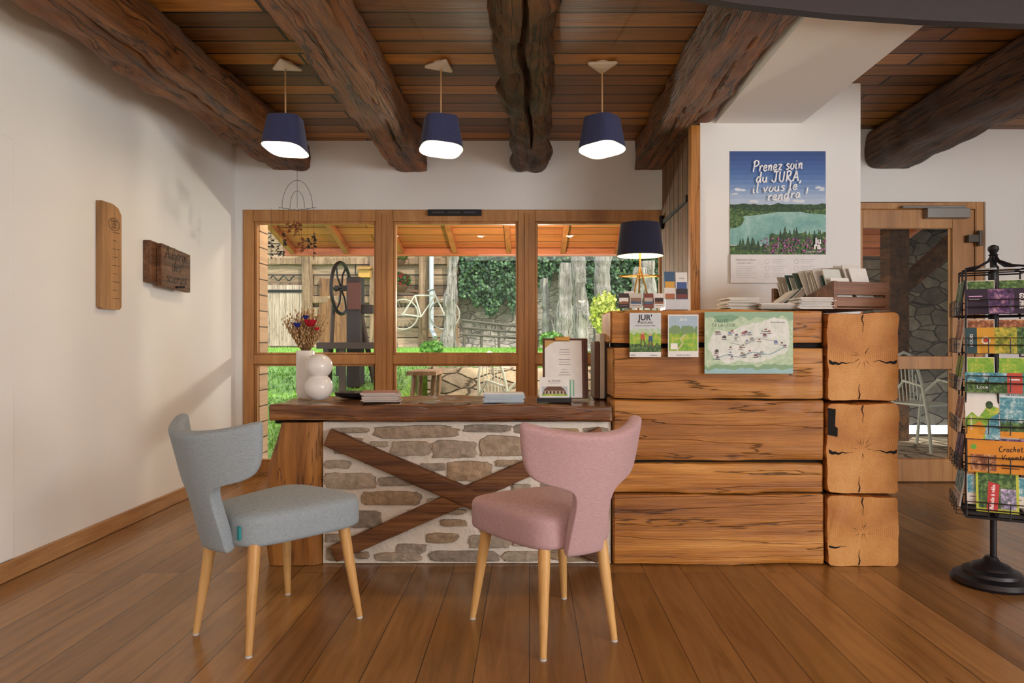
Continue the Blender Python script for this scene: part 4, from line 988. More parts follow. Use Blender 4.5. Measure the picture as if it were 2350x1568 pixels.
stack('leaflet_stack', X(1695, 3.35), 3.36, CT+0.001, 0.15, 0.12, 14, 0.0042, M_paper, 'fanned stack of folded white leaflets on the log counter', 'leaflets', 0.12, 0.010, 5, '#c9c2b4', 'paper stacks on the log counter')
stack('leaflet_stack', X(1778, 3.3), 3.30, CT+0.001, 0.17, 0.11, 8, 0.0036, M_paper, 'low stack of white leaflets on the log counter', 'leaflets', -0.05, 0.010, 6, '#c4beb2', 'paper stacks on the log counter')
stack('leaflet_stack', X(1862, 3.28), 3.28, CT+0.001, 0.17, 0.12, 13, 0.0042, M_paper, 'stack of white booklets beside the wooden crate', 'leaflets', 0.08, 0.010, 7, '#d0ccc4', 'paper stacks on the log counter')

# wooden crate with leaflets, turned on the counter corner
ang = math.radians(14)
cr = thing('wooden_crate', (1.435, 3.22, CT+0.001), 'walnut slatted crate full of folded leaflets on the counter corner', 'crate', rot=ang)
W_, D_, H_ = 0.31, 0.50, 0.115
b = MB()
b.box(0, W_, 0, D_, 0, 0.008)
for (z0, z1) in ((0.012, 0.058), (0.068, 0.130)):
    b.box(0, W_, 0, 0.01, z0, z1).box(0, W_, D_-0.01, D_, z0, z1).box(W_-0.01, W_, 0.01, D_-0.01, z0, z1)
b.box(0, 0.01, 0.01, D_-0.01, 0.012, 0.05)
b.prism([(0, 0.01, 0.05), (0, D_-0.01, 0.05), (0, D_-0.01, 0.075), (0, D_*0.5, 0.06), (0, 0.01, 0.130)], (0.01, 0, 0))
for (x, y) in ((0.0, 0.0), (W_-0.02, 0), (0.0, D_-0.02), (W_-0.02, D_-0.02)): b.box(x+0.0, x+0.02, y-0.001, y+0.021, 0, 0.133)
b.make('crate_body', M_walnut, parent=cr, local=True, bevel=0.002)
R = Matrix.Rotation(ang, 3, 'Z')
lc = ['#e6e4de', '#d6d2c8', '#cfd4cc', '#3c5c5a', '#e8e6e2', '#c8c2b6', '#dcdad4', '#e2e0da', '#d0ccc0', '#5c6e68']
rr = random.Random(15)
for col_i in range(2):
    for k in range(17):
        y = 0.03+k*0.026; t_ = rr.uniform(-0.45, -0.25); h = rr.uniform(0.195, 0.225) if col_i else rr.uniform(0.14, 0.20)
        c0 = Vector((0.085+0.125*col_i, y, 0.012))
        b = MB(); up_ = Vector((-0.18+0.10*rr.uniform(-1, 1), -math.sin(t_)*0.6, 1)).normalized(); w = 0.098
        u_ = Vector((1, rr.uniform(-0.05, 0.05), 0)).normalized(); nn = u_.cross(up_).normalized()
        q = [c0-u_*w/2, c0+u_*w/2, c0+u_*w/2+up_*h, c0-u_*w/2+up_*h]
        b.prism([cr.location+R@p for p in q], R@(nn*0.007))
        b.make('leaflet', col(lc[(k+col_i*3+rr.randint(0, 2)) % 10]), origin=cr.location+R@c0, smooth=0, label='folded leaflet standing in the wooden crate', category='leaflet', group='leaflets in the wooden crate')
rr = random.Random(22)
for k in range(12):
    b = MB(); x = X(1766, 3.5)+k*0.0145
    up_ = Vector((math.sin(0.95-k*0.03), 0.1, math.cos(0.95-k*0.03))).normalized(); w_ = 0.10; h = 0.17
    u_ = Vector((0, 1, 0)); c0 = Vector((x-0.02, 3.50, CT+0.003)); nn = Vector((-up_.z, 0, up_.x))
    b.prism([c0-u_*w_/2, c0+u_*w_/2, c0+u_*w_/2+up_*h, c0-u_*w_/2+up_*h], nn*0.006)
    b.make('leaflet', col(lc[k % 10]), origin=c0, smooth=0, label='folded leaflet leaning over in a slanted row', category='leaflet', group='leaning leaflets on the log counter')

# ---------------------------------------------------------------- left wall pieces
rz0, rz1 = 1.225, 1.80
b = MB(); y0, y1 = 3.62, 3.80; pr = []
for (y, z) in ((y0, rz0+0.01), (y0+0.015, rz0), (y1-0.02, rz0), (y1, rz0+0.015), (y1, rz1-0.05), (y1-0.03, rz1-0.015), (y0+0.10, rz1), (y0, rz1)): pr.append((XL+0.001, y, z))
b.prism(pr, (0.029, 0, 0))
for k in range(9): zq = rz0+0.06+k*0.045; b.box(XL+0.0295, XL+0.0312, y1-0.08, y1-0.04 if k % 2 else y1-0.02, zq, zq+0.0025, 1)
cyy, czz = (y0+y1)/2+0.02, rz1-0.11
for i in range(20):
    a = 6.283*i/20; a2 = 6.283*(i+1)/20
    b.face([(XL+0.0312, cyy+0.05*math.cos(a), czz+0.035*math.sin(a)), (XL+0.0312, cyy+0.05*math.cos(a2), czz+0.035*math.sin(a2)), (XL+0.0312, cyy+0.047*math.cos(a2), czz+0.032*math.sin(a2)), (XL+0.0312, cyy+0.047*math.cos(a), czz+0.032*math.sin(a))], 1)
for r_ in range(3):
    vs, fs = textmesh(('SCIERIE', 'LODS', 'JURA')[r_], 0.018); b.add([(XL+0.0316, cyy+v.x, czz+0.016-r_*0.017+v.y-0.005) for v in vs], fs, 1)
b.make('measuring_board', [M_ruler, col('#4a3420')], origin=(XL, y0, rz0), bevel=0, label='pale wooden measuring board hung on the white wall', category='board')
b = MB(); y0, y1, z0, z1 = 4.06, 4.47, 1.385, 1.645
b.prism([(XL+0.001, y0, z0+0.02), (XL+0.001, y1, z0-0.0), (XL+0.001, y1, z1-0.02), (XL+0.001, y0+0.0, z1+0.01)], (0.045, 0, 0))
b.prism([(XL+0.046, y0+0.06, z0+0.0), (XL+0.046, y1+0.0, z0-0.015), (XL+0.046, y1+0.0, z1-0.03), (XL+0.046, y0+0.06, z1+0.0)], (0.035, 0, 0))
sg = b.make('wooden_sign', M_sign, origin=(XL, y0, z0), bevel=0.004, label='dark wood plank sign with burnt script lettering on the wall', category='sign')
b = MB()
for r_, tt in enumerate(('Auberge', 'des', 'scieries')):
    L, tot = handlines(tt, 0.2, 0.06); sz = 0.075; x0_ = 4.295-tot*sz/2*0.95
    for q in L:
        for i in range(len(q)-1):
            p, p2 = q[i], q[i+1]; d = (p2-p)
            if d.length < 1e-6: continue
            nn = Vector((-d.y, d.x)).normalized()*0.045
            b.face([(XL+0.0825, x0_+a.x*sz*0.95, 1.560-r_*0.072+a.y*sz) for a in [p+nn, p-nn, p2-nn, p2+nn]])
s_recalc = False
b.make('lettering', col('#1a0e08'), parent=sg, smooth=0)
s_recalc = True
MB().obox((XL+0.086, 4.33, 1.395), (0.012, 0.09, 0.012), (0.1, 0, 0)).make('peg', M_darkgap, parent=sg)
struct(MB().box(XL, XL+0.012, 2.9, 3.03, 0.09, 1.95), 'trim_5', M_wall, bevel=0.003, label='white wall panel edge')

# hanging mobile
MY = 5.12; mxc = X(682, MY)
mo = thing('hanging_mobile', (mxc, MY, Z(400, MY)), 'wire mobile with dark metal leaves hanging before the window', 'mobile')
b = MB()
def arc(cx_, w, z0, h, n=14): return [(cx_-w/2*math.cos(math.pi*i/n), MY, z0+h*math.sin(math.pi*i/n)) for i in range(n+1)]
b.tube(arc(mxc+0.0, 0.23, Z(478, MY), 0.21), 0.0016, n=5); b.tube(arc(mxc, 0.11, Z(478, MY), 0.13), 0.0016, n=5)
b.tube([(mxc, MY, 2.372), (mxc, MY, Z(478, MY))], 0.0013, n=5)
b.tube([(mxc-0.14, MY, Z(476, MY)), (mxc, MY, Z(483, MY)), (mxc+0.14, MY, Z(476, MY))], 0.0018, n=5)
lv = [(622, 535, 596, 0), (650, 530, 592, 0), (676, 503, 545, 1), (692, 540, 580, 1), (720, 532, 596, 0), (662, 508, 534, 1), (706, 545, 578, 0), (686, 505, 540, 1), (640, 560, 590, 0)]
for (px_, t0, t1, m_) in lv: b.tube([(X(px_, MY), MY, Z(478, MY)), (X(px_, MY), MY, Z(t0, MY))], 0.001, n=4)
b.make('wire_frame', M_iron, parent=mo)
for li, (px_, t0, t1, m_) in enumerate(lv):
    b = MB(); cx_ = X(px_, MY); za, zb_ = Z(t0, MY), Z(t1, MY); hh = (za-zb_); rl = random.Random(li)
    for q in range(16):
        f = rl.uniform(0.05, 0.95); w = 0.032*math.sin(math.pi*(0.12+0.8*f)); z = za-hh*f; a_ = rl.uniform(-0.9, 0.9); sd = rl.choice((-1, 1)); ll = w*rl.uniform(0.7, 1.15)
        ex, ez = sd*ll*math.cos(a_), ll*math.sin(a_)-0.006
        b.prism([(cx_, MY, z+0.003), (cx_+ex*0.5-ez*0.28, MY-0.006, z+ez*0.5+abs(ex)*0.28), (cx_+ex, MY-0.003, z+ez), (cx_+ex*0.5+ez*0.28, MY-0.006, z+ez*0.5-abs(ex)*0.28)], (0, 0.0015, 0))
    b.tube([(cx_, MY, za), (cx_, MY, zb_)], 0.002, n=5)
    b.make('metal_leaf', col('#7a3c18', 0.6) if m_ else col('#1e1614', 0.5), parent=mo, smooth=0)

# ---------------------------------------------------------------- spinner rack
RY = 2.97; rx = X(2280, RY)
sr = thing('brochure_spinner', (rx, RY, 0), 'black wire revolving brochure stand on a round iron base', 'stand')
MB().lathe((rx-0.01, RY, 0.001), [(0.15, 0), (0.155, 0.012), (0.145, 0.03), (0.115, 0.042), (0.11, 0.055), (0.08, 0.065), (0.07, 0.08), (0.035, 0.095), (0.022, 0.115)], n=40).make('base', M_black, parent=sr)
MB().cyl((rx, RY, 0.10), (rx, RY, 1.42), 0.013).lathe((rx, RY, 1.42), [(0.008, 0), (0.02, 0.005), (0.012, 0.012), (0.022, 0.03), (0.02, 0.042), (0.006, 0.05)], n=16).make('pole', M_black, parent=sr)
b = MB(); ra_ = math.radians(-26); hw = 0.115; Rz = Matrix.Rotation(ra_, 3, 'Z')
def sp_(x, y, z): p = Rz@Vector((x, y, 0)); return (rx+p.x, RY+p.y, z)
levels = [0.31, 0.50, 0.66, 0.84, 1.00, 1.16, 1.35]
for z in levels:
    b.tube([sp_(-hw, -hw, z), sp_(hw, -hw, z), sp_(hw, hw, z), sp_(-hw, hw, z)], 0.004, n=6, closed=True)
    b.tube([sp_(-hw, 0, z), sp_(hw, 0, z)], 0.003, n=6).tube([sp_(0, -hw, z), sp_(0, hw, z)], 0.003, n=6)
    for sgx in range(4):
        R4 = Matrix.Rotation(sgx*math.pi/2, 3, 'Z')
        def sq(x, y, z_): p = R4@Vector((x, y, 0)); return sp_(p.x, p.y, z_)
        if z < 1.3:
            b.tube([sq(-hw, -hw-0.035, z+0.035), sq(hw, -hw-0.035, z+0.035)], 0.0028, n=6)
            b.tube([sq(-hw, -hw-0.035, z+0.065), sq(hw, -hw-0.035, z+0.065)], 0.0022, n=6)
            for q in (-1, -0.33, 0.33, 1): b.tube([sq(q*hw, -hw, z), sq(q*hw, -hw-0.035, z+0.002), sq(q*hw, -hw-0.035, z+0.065)], 0.0022, n=5)
for (x, y) in ((-1, -1), (1, -1), (1, 1), (-1, 1), (0, -1), (-1, 0), (1, 0), (0, 1)): b.tube([sp_(x*hw, y*hw, 0.31), sp_(x*hw, y*hw, 1.36)], 0.0035, n=6)
for a_ in range(8):
    x, y = ((-1, -1), (1, -1), (1, 1), (-1, 1), (0, -1), (1, 0), (0, 1), (-1, 0))[a_]; b.tube([sp_(x*hw, y*hw, 1.36), sp_(x*hw*0.5, y*hw*0.5, 1.375), sp_(x*hw*0.15, y*hw*0.15, 1.40), (rx, RY, 1.44)], 0.005, n=6)
b.prism([sp_(-hw, -hw, 0.297), sp_(hw, -hw, 0.297), sp_(hw, hw, 0.297), sp_(-hw, hw, 0.297)], (0, 0, 0.01))
b.make('wire_cage', M_black, parent=sr)
def rb(z, h, w, xo, base, fn, side=0, th=0.006, lab='tourist brochure in the revolving wire stand', dy=0.0):
    t_ = 0.14; R4 = Matrix.Rotation(-side*math.pi/2, 3, 'Z')
    u = Rz@(R4@Vector((1, 0, 0))); fwd = Rz@(R4@Vector((0, 1, 0)))
    v_ = (fwd*math.sin(t_)+Vector((0, 0, math.cos(t_)))); p = R4@Vector((xo-w/2, -hw-0.024+dy, 0)); o = Vector(sp_(p.x, p.y, z))
    s = Sheet(o, u, v_, w, h, 100, 100*h/w, thick=th).base(base); fn(s, s.gh)
    return s.make('brochure', label=lab, category='brochure', group='brochures in the wire stand')
PCAVE = foliage('print_cave', '#1a1024', '#5a3a6e', '#c89ab0', 30); PFLOW = foliage('print_flowers', '#3a5a20', '#a8a838', '#e8c850', 50)
PPEO = foliage('print_festival', '#3a2a24', '#9a5a34', '#e0b080', 45); PSKY = foliage('print_river', '#2a6a80', '#5aa0b0', '#d8e8e8', 25)
PLIL = foliage('print_lilac', '#4a6a30', '#8a80a8', '#e8dcec', 70)
def f1(s, g):
    s.rect(34, 1, 72, g-1, PCAVE)
    s.text('GOUFFRE', 80, g*0.5, 9, '#ffffff', rot=-1.57, off=0.3, st=0.7).text('POUDREY', 91, g*0.5, 13, '#ffffff', rot=-1.57, off=0.4, st=0.65).rect(6, 12, 26, 14, '#ddaadd').rect(6, 18, 22, 19, '#dddddd')
rb(1.165, 0.108, 0.24, 0.0, '#2a1a34', f1, lab='purple cave brochure in the revolving wire stand')
def f2(s, g):
    s.rect(0, 0, 18, g, '#2a4a50').rect(18, 0, 44, g, '#d8a030').rect(44, 0, 76, g, PFLOW).rect(76, 0, 100, g, PF).disc(31, g/2, 7, '#f0e0c0').disc(31, g/2, 4, '#c04a28').text('DOUBS', 12, g*0.5, 7, '#ffffff', rot=1.57)
rb(1.0, 0.11, 0.24, 0.0, '#f0efe8', f2, lab='brochure with mustard and green cover in the wire stand')
def f3(s, g):
    s.rect(0, 0, 62, g, PF).poly([(0, 0)]+wavy(0, 62, g*0.45, 4, 3)+[(62, 0)], PSKY).rect(62, 0, 84, g, '#c85040').rect(84, 0, 100, g, '#3a9a90').text('Loue', 26, g*0.8, 9, '#ffffff').rect(65, g*.3, 80, g*.36, '#ffffff')
rb(0.835, 0.085, 0.24, 0.0, '#4a8a5a', f3, lab='green and coral brochure in the wire stand')
def f4(s, g):
    s.poly([(0, g)]+[(0, g*0.62), (20, g*0.5), (40, g*0.6), (70, g*0.35), (100, g*0.42)]+[(100, g)], PMEAD).poly([(60, g)]+[(55, g*0.85), (75, g*0.6), (100, g*0.5), (100, g)], PSKY).poly([(0, g), (0, g*.8), (24, g*0.74), (44, g*0.66), (60, g*0.82), (50, g)], '#e8a030')
    s.disc(22, 14, 8, '#d04030').disc(22, 14, 6, '#ffffff').text('LE JURA À VÉLO', 20, g*0.70, 7, '#ffffff', rot=1.57, off=0.2, align='CENTER').disc(72, g*0.36, 11, PFd, ry=14).rect(40, 8, 90, 10, '#666666').rect(40, 14, 80, 15, '#999999')
rb(0.64, 0.225, 0.12, -0.058, '#eeece6', f4, lab='white cycling route brochure with green map in the wire stand')
def f4b(s, g):
    s.rect(0, 0, 100, g*0.22, '#e4eef0').rect(0, g*.22, 100, g*.85, PSKY).poly([(0, g)]+wavy(0, 100, g*.7, 8, 33)+[(100, g)], PF).rect(0, g*.88, 100, g, '#e89a2c').text('VALLÉE', 50, g*.12, 16, '#2a5a60', off=0.3).text('DE LA LOUE', 50, g*.19, 11, '#2a5a60', off=0.2)
rb(0.65, 0.215, 0.105, 0.058, '#eeece6', f4b, lab='pale blue valley brochure with river picture in the wire stand')
def f5(s, g):
    s.rect(0, 0, 100, g, '#e09024').rect(4, g*.45, 46, g*.95, PPEO).hand('Crochets', 50, 94, g*0.34, g*0.30, 10, 1.5, '#1a1410').hand('Vicomte', 54, 92, g*0.58, g*0.54, 9, 1.4, '#1a1410').disc(10, g*0.22, 5, '#6ab040').rect(54, g*.72, 90, g*.75, '#5a2a10').rect(54, g*.82, 82, g*.85, '#5a2a10')
rb(0.50, 0.135, 0.22, 0.0, '#e09024', f5, lab='orange brochure with black script in the wire stand')
def f6(s, g):
    s.rect(0, 0, 100, g, '#c8d048').rect(6, g*.2, 94, g*.92, PF).rect(58, g*.5, 94, g*.92, PLIL).poly([(24, g*.98), (30, g*0.36), (56, g*0.42), (50, g*.98)], '#c83a3a').text('Balade à vélo', 43, g*0.69, 13, '#ffffff', rot=1.48, off=0.3).text('JURA', 50, g*.13, 14, '#3a5a20', off=0.4)
rb(0.335, 0.20, 0.150, -0.005, '#c8d048', f6, lab='yellow-green cycling brochure with red banner in the wire stand')
PP = [PCAVE, PFLOW, PPEO, PSKY, PF, PMEAD]
for k, z in enumerate((0.34, 0.50, 0.66, 0.84, 1.0, 1.165)):
    def fs_(s, g, k=k): s.rect(3, 3, 97, g*0.62, PP[(k+int(z*10)) % 6]).rect(10, g*0.72, 80, g*0.76, '#888888').rect(10, g*.84, 60, g*.87, '#aaaaaa')
    for sd in (1, 3):
        for xo in (-0.058, 0.055): rb(z, 0.15, 0.1, xo, ['#e8e4da', '#2c3a4a', '#dfe4e8', '#3c2a24', '#e6e0d4', '#d8dce0'][(k+(xo > 0)*2) % 6], fs_, side=sd)
    if k not in (2,):
        for xo in (-0.062, 0.05): rb(z+0.02, 0.125, 0.1, xo, '#dcd8d0', fs_, dy=0.012)
stack('leaflet_stack', rx+0.0, RY-0.02, 1.357, 0.15, 0.10, 2, 0.004, col('#cfe0e8'), 'pale leaflets lying on top of the wire stand', 'leaflets', -0.3, 0.006, 9)

# ---------------------------------------------------------------- outside
M_grass = foliage('lawn_green', '#46701e', '#68982e', '#8cb648', 14)
M_barn = planks('grey_barn_boards', ['#8a7560', '#a89074', '#6c5846', '#967e64', '#584838'], '#241a12', 2.6, 0.24, 'x', rough=0.8, third='z', seam=0.016, noise_amt=1.0, knots=0.6)
M_barnd = wood('barn_door_wood', '#948274', '#b4a292', '#ccbcac', 'z', 1.4, 0.8, 0.6, crack=0.6, var=0)
M_barnt = wood('barn_timber', '#6a5440', '#8e745a', '#aa9278', 'z', 1.4, 0.8, 0.5, crack=0.6, var=0)
M_porch = planks('porch_orange_boards', ['#b86434', '#c87440', '#a85830', '#ce804a'], '#5a280e', 5.0, 0.19, 'x', rough=0.5, third='y', seam=0.008, noise_amt=0.7)
M_porchy = wood('porch_rafter_wood', '#864624', '#a86034', '#bc7442', 'y', 1.2, 0.5, 0.15, var=0.1)
M_grey = wood('weathered_grey', '#6e6a66', '#a29e98', '#ccc8c0', 'z', 1.2, 0.85, 1.0, crack=0.9, var=0.12, knots=0.6, bd=0.02)
M_rub = rubble('garden_rubble', [(0.0, '#80786c'), (0.3, '#9c9282'), (0.6, '#8a8072'), (1.0, '#aca090')], '#665e52', (4.2, 4.2, 9), 0.04)
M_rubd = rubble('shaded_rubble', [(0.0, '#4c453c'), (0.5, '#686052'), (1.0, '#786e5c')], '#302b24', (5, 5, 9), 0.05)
M_rub2 = rubble('pale_rubble', [(0.0, '#a09484'), (0.4, '#c0b098'), (0.7, '#8e8474'), (1.0, '#ccbea4')], '#5a5044', (4.5, 4.5, 10), 0.08)
def gz_(x, y):
    if x < -1.35: k = 1
    elif x > -1.1: k = 0
    else: k = (-1.1-x)/0.25
    a = max(0, min(1, (y-5.9)/2.0)); sl = 0.05+0.62*a
    up = sl if y < 8.05 else 0.67+0.26*min(1, (y-8.05)/6)
    return up*k-0.03*(1-k) if y < 8.05 else up
b = MB(); vs = []; fs = []; nx = 70; ys = [5.76+0.0573*i for i in range(41)]+[8.06+0.5*i for i in range(16)]
for y in ys:
    for i in range(nx+1):
        x = -12+i*(24/nx); vs.append((x, y, gz_(x, y)-0.02))
for j in range(len(ys)-1):
    for i in range(nx):
        if vs[j*(nx+1)+i][0] > 2.2 or (ys[j] < 8.0 and vs[j*(nx+1)+i][0] > -1.12): continue
        a = j*(nx+1)+i; fs.append((a, a+1, a+nx+2, a+nx+1))
b.add(vs, fs)
b.face([(2.2, 8.9, 0.66), (12, 8.9, 0.66), (12, 15.55, 0.9), (2.2, 15.55, 0.9)])
rr = random.Random(31)
for k in range(14000):
    y = rr.uniform(6.0, 14.5); x = rr.uniform(-0.95*y*0.5-0.8, min(0.35*y, 2.1)) if y > 8.1 else rr.uniform(-0.45*y, -1.4)
    z = gz_(x, y)-0.02; h = rr.uniform(0.02, 0.055); a = rr.uniform(0, 3.14); dx, dy = math.cos(a)*0.008, math.sin(a)*0.008
    lx_, ly_ = rr.uniform(-0.02, 0.02), rr.uniform(-0.02, 0.02)
    b.face([(x-dx, y-dy, z), (x+dx, y+dy, z), (x+lx_, y+ly_, z+h)])
s_recalc = False
b.make('lawn', M_grass, smooth=0, kind='stuff', label='bright green grass lawn rising to the barn', category='grass')
s_recalc = True
MB().box(-1.05, 6.5, 5.6, 7.65, -0.03, 0.012).make('terrace', M_rub2, label='pale stone paved terrace outside the glazing', category='terrace')
b = MB().beam((-1.15, 7.85, 0.37), (2.4, 7.85, 0.37), 0.34, 0.76, n=90, r=0.03, amp=0.03, freq=6, seed=5, k=60)
b.make('garden_wall', M_rub2, origin=(0, 7.85, 0), label='low dry stone wall edging the terrace', category='wall')
DZ = 0.19
b = MB().prism([(-3.0, 5.6, 2.75+DZ), (-3.0, 8.5, 1.967+DZ), (-3.0, 8.5, 2.0+DZ), (-3.0, 5.6, 2.79+DZ)], (7.5, 0, 0))
pr_ = b.make('porch_roof', M_porch, label='orange pine board porch roof with rafters', category='roof')
b = MB()
for k in range(12):
    x = -2.92+k*0.66; b.prism([(x, 5.6, 2.67+DZ), (x, 8.34, 1.93+DZ), (x, 8.34, 2.0+DZ), (x, 5.6, 2.748+DZ)], (0.06, 0, 0))
b.make('rafter', M_porchy, parent=pr_, kind='stuff')
MB().box(-3.0, 4.5, 8.35, 8.42, 1.91+DZ, 2.0+DZ).make('fascia', M_porch, parent=pr_)
M_side = planks('pale_cladding', ['#c0a080', '#d0b090', '#b09070'], '#4a3828', 3, 0.13, 'y', rough=0.6, third='z', seam=0.006)
MB().box(-2.5, -2.2, 5.57, 5.74, 0, 2.7).make('porch_side_wall', M_side, label='pale horizontal board cladding beside the window', category='wall')
BY = 15.7
barn = thing('barn', (-4, BY, 0.9), 'old grey timber barn with stone base across the lawn', 'barn')
MB().box(X(560, BY), X(1052, BY), BY, BY+1.5, 0.5, 5.2).make('barn_wall', M_barn, parent=barn)
b = MB()
for px_ in (707, 862, 972, 1040): b.beam((X(px_, BY), BY-0.05, 0.93), (X(px_, BY)+rr.uniform(-.05, .05), BY-0.05, 4.6), 0.16, 0.22, n=20, amp=0.02, seed=px_ % 13, up=(1, 0, 0))
for px_, t0 in ((840, 600), (700, 688)): b.beam((X(612, BY), BY-0.03, Z(t0, BY)), (X(1040, BY), BY-0.03, Z(t0, BY)), 0.1, 0.16, n=20, amp=0.02, seed=t0 % 11)
b.make('timber_post', M_barnt, parent=barn, label='weathered structural timbers')
b = MB().box(X(735, BY), X(800, BY), BY-0.08, BY-0.01, 0.95, Z(640, BY)); b.make('barn_door', M_doorboards, parent=barn, label='brown board door')
b = MB()
for k in range(6): b.box(X(613+k*15.6, BY), X(613+k*15.6+14.8, BY), BY-0.10, BY-0.04, 0.95, Z(655, BY))
bd = b.make('barn_door', M_barnd, parent=barn, label='pale bleached board door')
b = MB().box(X(613, BY), X(705, BY), BY-0.12, BY-0.10, Z(672, BY), Z(666, BY))
b.tube([(X(625+i*5, BY), BY-0.12, Z(640-6*math.sin(i*1.3), BY)) for i in range(12)], 0.014, n=6)
b.make('iron_strap', M_iron, parent=bd)
MB().tube([(X(990, 15.5), 15.5, 4.5), (X(990, 15.5), 15.5, Z(755, 15.5)), (X(1000, 15.4), 15.3, Z(775, 15.4))], 0.055, n=14).make('drainpipe', col('#b8bcc0', 0.5, 0.1), label='pale metal drainpipe running down the barn', category='pipe')
hx0, hx1 = X(817, 15.4), X(853, 15.4)
bh = thing('birdhouse', ((hx0+hx1)/2, 15.4, Z(637, 15.4)), 'yellow wooden birdhouse on the barn wall', 'birdhouse')
MB().box(hx0+0.05, hx1-0.05, 15.42, 15.69, Z(636, 15.4), Z(618, 15.4)).make('box_body', col('#b88a3c'), parent=bh)
MB().prism([(hx0+0.02, 15.36, Z(618, 15.4)), (hx1-0.02, 15.36, Z(618, 15.4)), (hx1-0.02, 15.36, Z(614, 15.4)), (hx0+0.02, 15.36, Z(614, 15.4))], (0, 0.33, 0.06)).make('roof', col('#9c7030'), parent=bh)
def basket(px_, t, Y, r):
    o = thing('flower_basket', (X(px_, Y), Y, Z(t, Y)), 'hanging basket of red geraniums on the barn', 'flowers', 'geranium baskets')
    MB().lathe((X(px_, Y), Y, Z(t, Y)-0.1), [(r*0.5, -r*0.5), (r*0.9, 0), (r*0.95, 0.05)], n=16).make('basket', col('#5a3c24'), parent=o)
    b = MB(); rr = random.Random(px_)
    for k in range(420):
        v = Vector((rr.gauss(0, 1), rr.gauss(0, 1), rr.gauss(0, 1))).normalized()*r*rr.uniform(0.6, 1.2); v.z = v.z*0.8+r*0.3; p = Vector((X(px_, Y), Y, Z(t, Y)))+v
        u = Vector((rr.uniform(-1, 1), rr.uniform(-1, 1), rr.uniform(-1, 1))).normalized()*0.05; w = u.cross(Vector((0.3, 0.5, 0.8))).normalized()*0.04
        b.face([p-u, p+w, p+u, p-w], 1 if rr.random() < 0.28 else 0)
    b.make('foliage', [PF, col('#c42030')], parent=o, smooth=0, kind='stuff')
basket(918, 650, 15.3, 0.2); basket(915, 592, 15.3, 0.16)
BK = 15.1
bk = thing('bicycle', (X(970, BK), BK, Z(756, BK)), 'old pale bicycle mounted against the barn boards', 'bicycle')
wl = [(X(925, BK), Z(722, BK)), (X(1020, BK), Z(722, BK))]; wr = 0.33
M_bk = col('#a8a092', 0.6)
for (wx, wz) in wl:
    b = MB().tube([(wx+wr*math.cos(t*math.pi/18), BK, wz+wr*math.sin(t*math.pi/18)) for t in range(36)], 0.018, closed=True, n=8)
    for t in range(16): a = t*math.pi/8; b.cyl((wx, BK, wz), (wx+wr*math.cos(a), BK, wz+wr*math.sin(a)), 0.003, n=4)
    b.cyl((wx, BK-0.05, wz), (wx, BK+0.05, wz), 0.03, n=10)
    b.make('wheel', M_bk, parent=bk)
b = MB(); (ax, az), (cx2, cz2) = wl; bb = (ax+0.40, BK, az-0.05); st = (ax+0.26, BK, az+0.42); hd = (cx2-0.20, BK, cz2+0.42)
for p, q in (((ax, BK, az), bb), ((ax, BK, az), st), (bb, st), (st, hd), (bb, hd), (hd, (cx2, BK, cz2)), (hd, (hd[0]-0.04, BK, hd[2]+0.12))): b.cyl(p, q, 0.018, n=8)
b.make('frame', col('#c4bcac', 0.5), parent=bk)
MB().sphere((st[0]-0.02, BK, st[2]+0.09), 0.1, (1.3, 0.7, 0.4), n=10).cyl(st, (st[0]-0.02, BK, st[2]+0.08), 0.015, n=6).make('saddle', col('#5a3a24'), parent=bk)
MB().tube([(hd[0]-0.16, BK-0.1, hd[2]+0.1), (hd[0]-0.04, BK-0.05, hd[2]+0.13), (hd[0]-0.04, BK+0.05, hd[2]+0.13), (hd[0]-0.16, BK+0.1, hd[2]+0.1)], 0.014, n=6).make('handlebar', col('#8c8c88', 0.3, 0.6), parent=bk)
GX0, GX1 = X(1053, 15.9), X(1640, 15.9)
MB().beam((GX0, 16.2, 2.6), (GX1, 16.2, 2.6), 0.5, 4.2, n=60, r=0.05, amp=0.05, freq=1.5, seed=9, k=60).make('boundary_wall', M_rub, origin=(GX0, 16.2, 0.5), label='tall rough grey stone wall behind the lawn', category='wall')
b = MB(); rr = random.Random(77)
M_ivy = island('ivy_leaves', [(0.0, '#142c18'), (0.3, '#24482a'), (0.6, '#385c36'), (1.0, '#587a48')], 0.6, 0.1, 10, 0.5)
cnt = 0
while cnt < 13000:
    px_ = rr.uniform(1056, 1600); t = rr.uniform(540, 770)
    lim = 650+70*noise.noise(Vector((px_*0.02, 3, 0)))+ (50 if px_ < 1200 else (5 if px_ < 1300 else 30)) + 40*noise.noise(Vector((px_*0.06, 9, 0)))
    if t > lim: continue
    cnt += 1
    p = Vector((X(px_, 15.7), 15.66+rr.uniform(-0.2, 0.2)+0.15*noise.noise(Vector((px_*0.05, t*0.05, 2))), Z(t, 15.7)))
    u = Vector((rr.uniform(-1, 1), rr.uniform(-0.8, 0.3), rr.uniform(-1, 0.6))).normalized()*0.045; w = u.cross(Vector((rr.uniform(-.6, .6), 1, rr.uniform(-.6, .6)))).normalized()*0.036
    b.face([p-u, p+w, p+u*0.9, p-w])
s_recalc = False
b.make('ivy', M_ivy, smooth=0, kind='stuff', label='green ivy spilling over the stone wall', category='ivy')
s_recalc = True
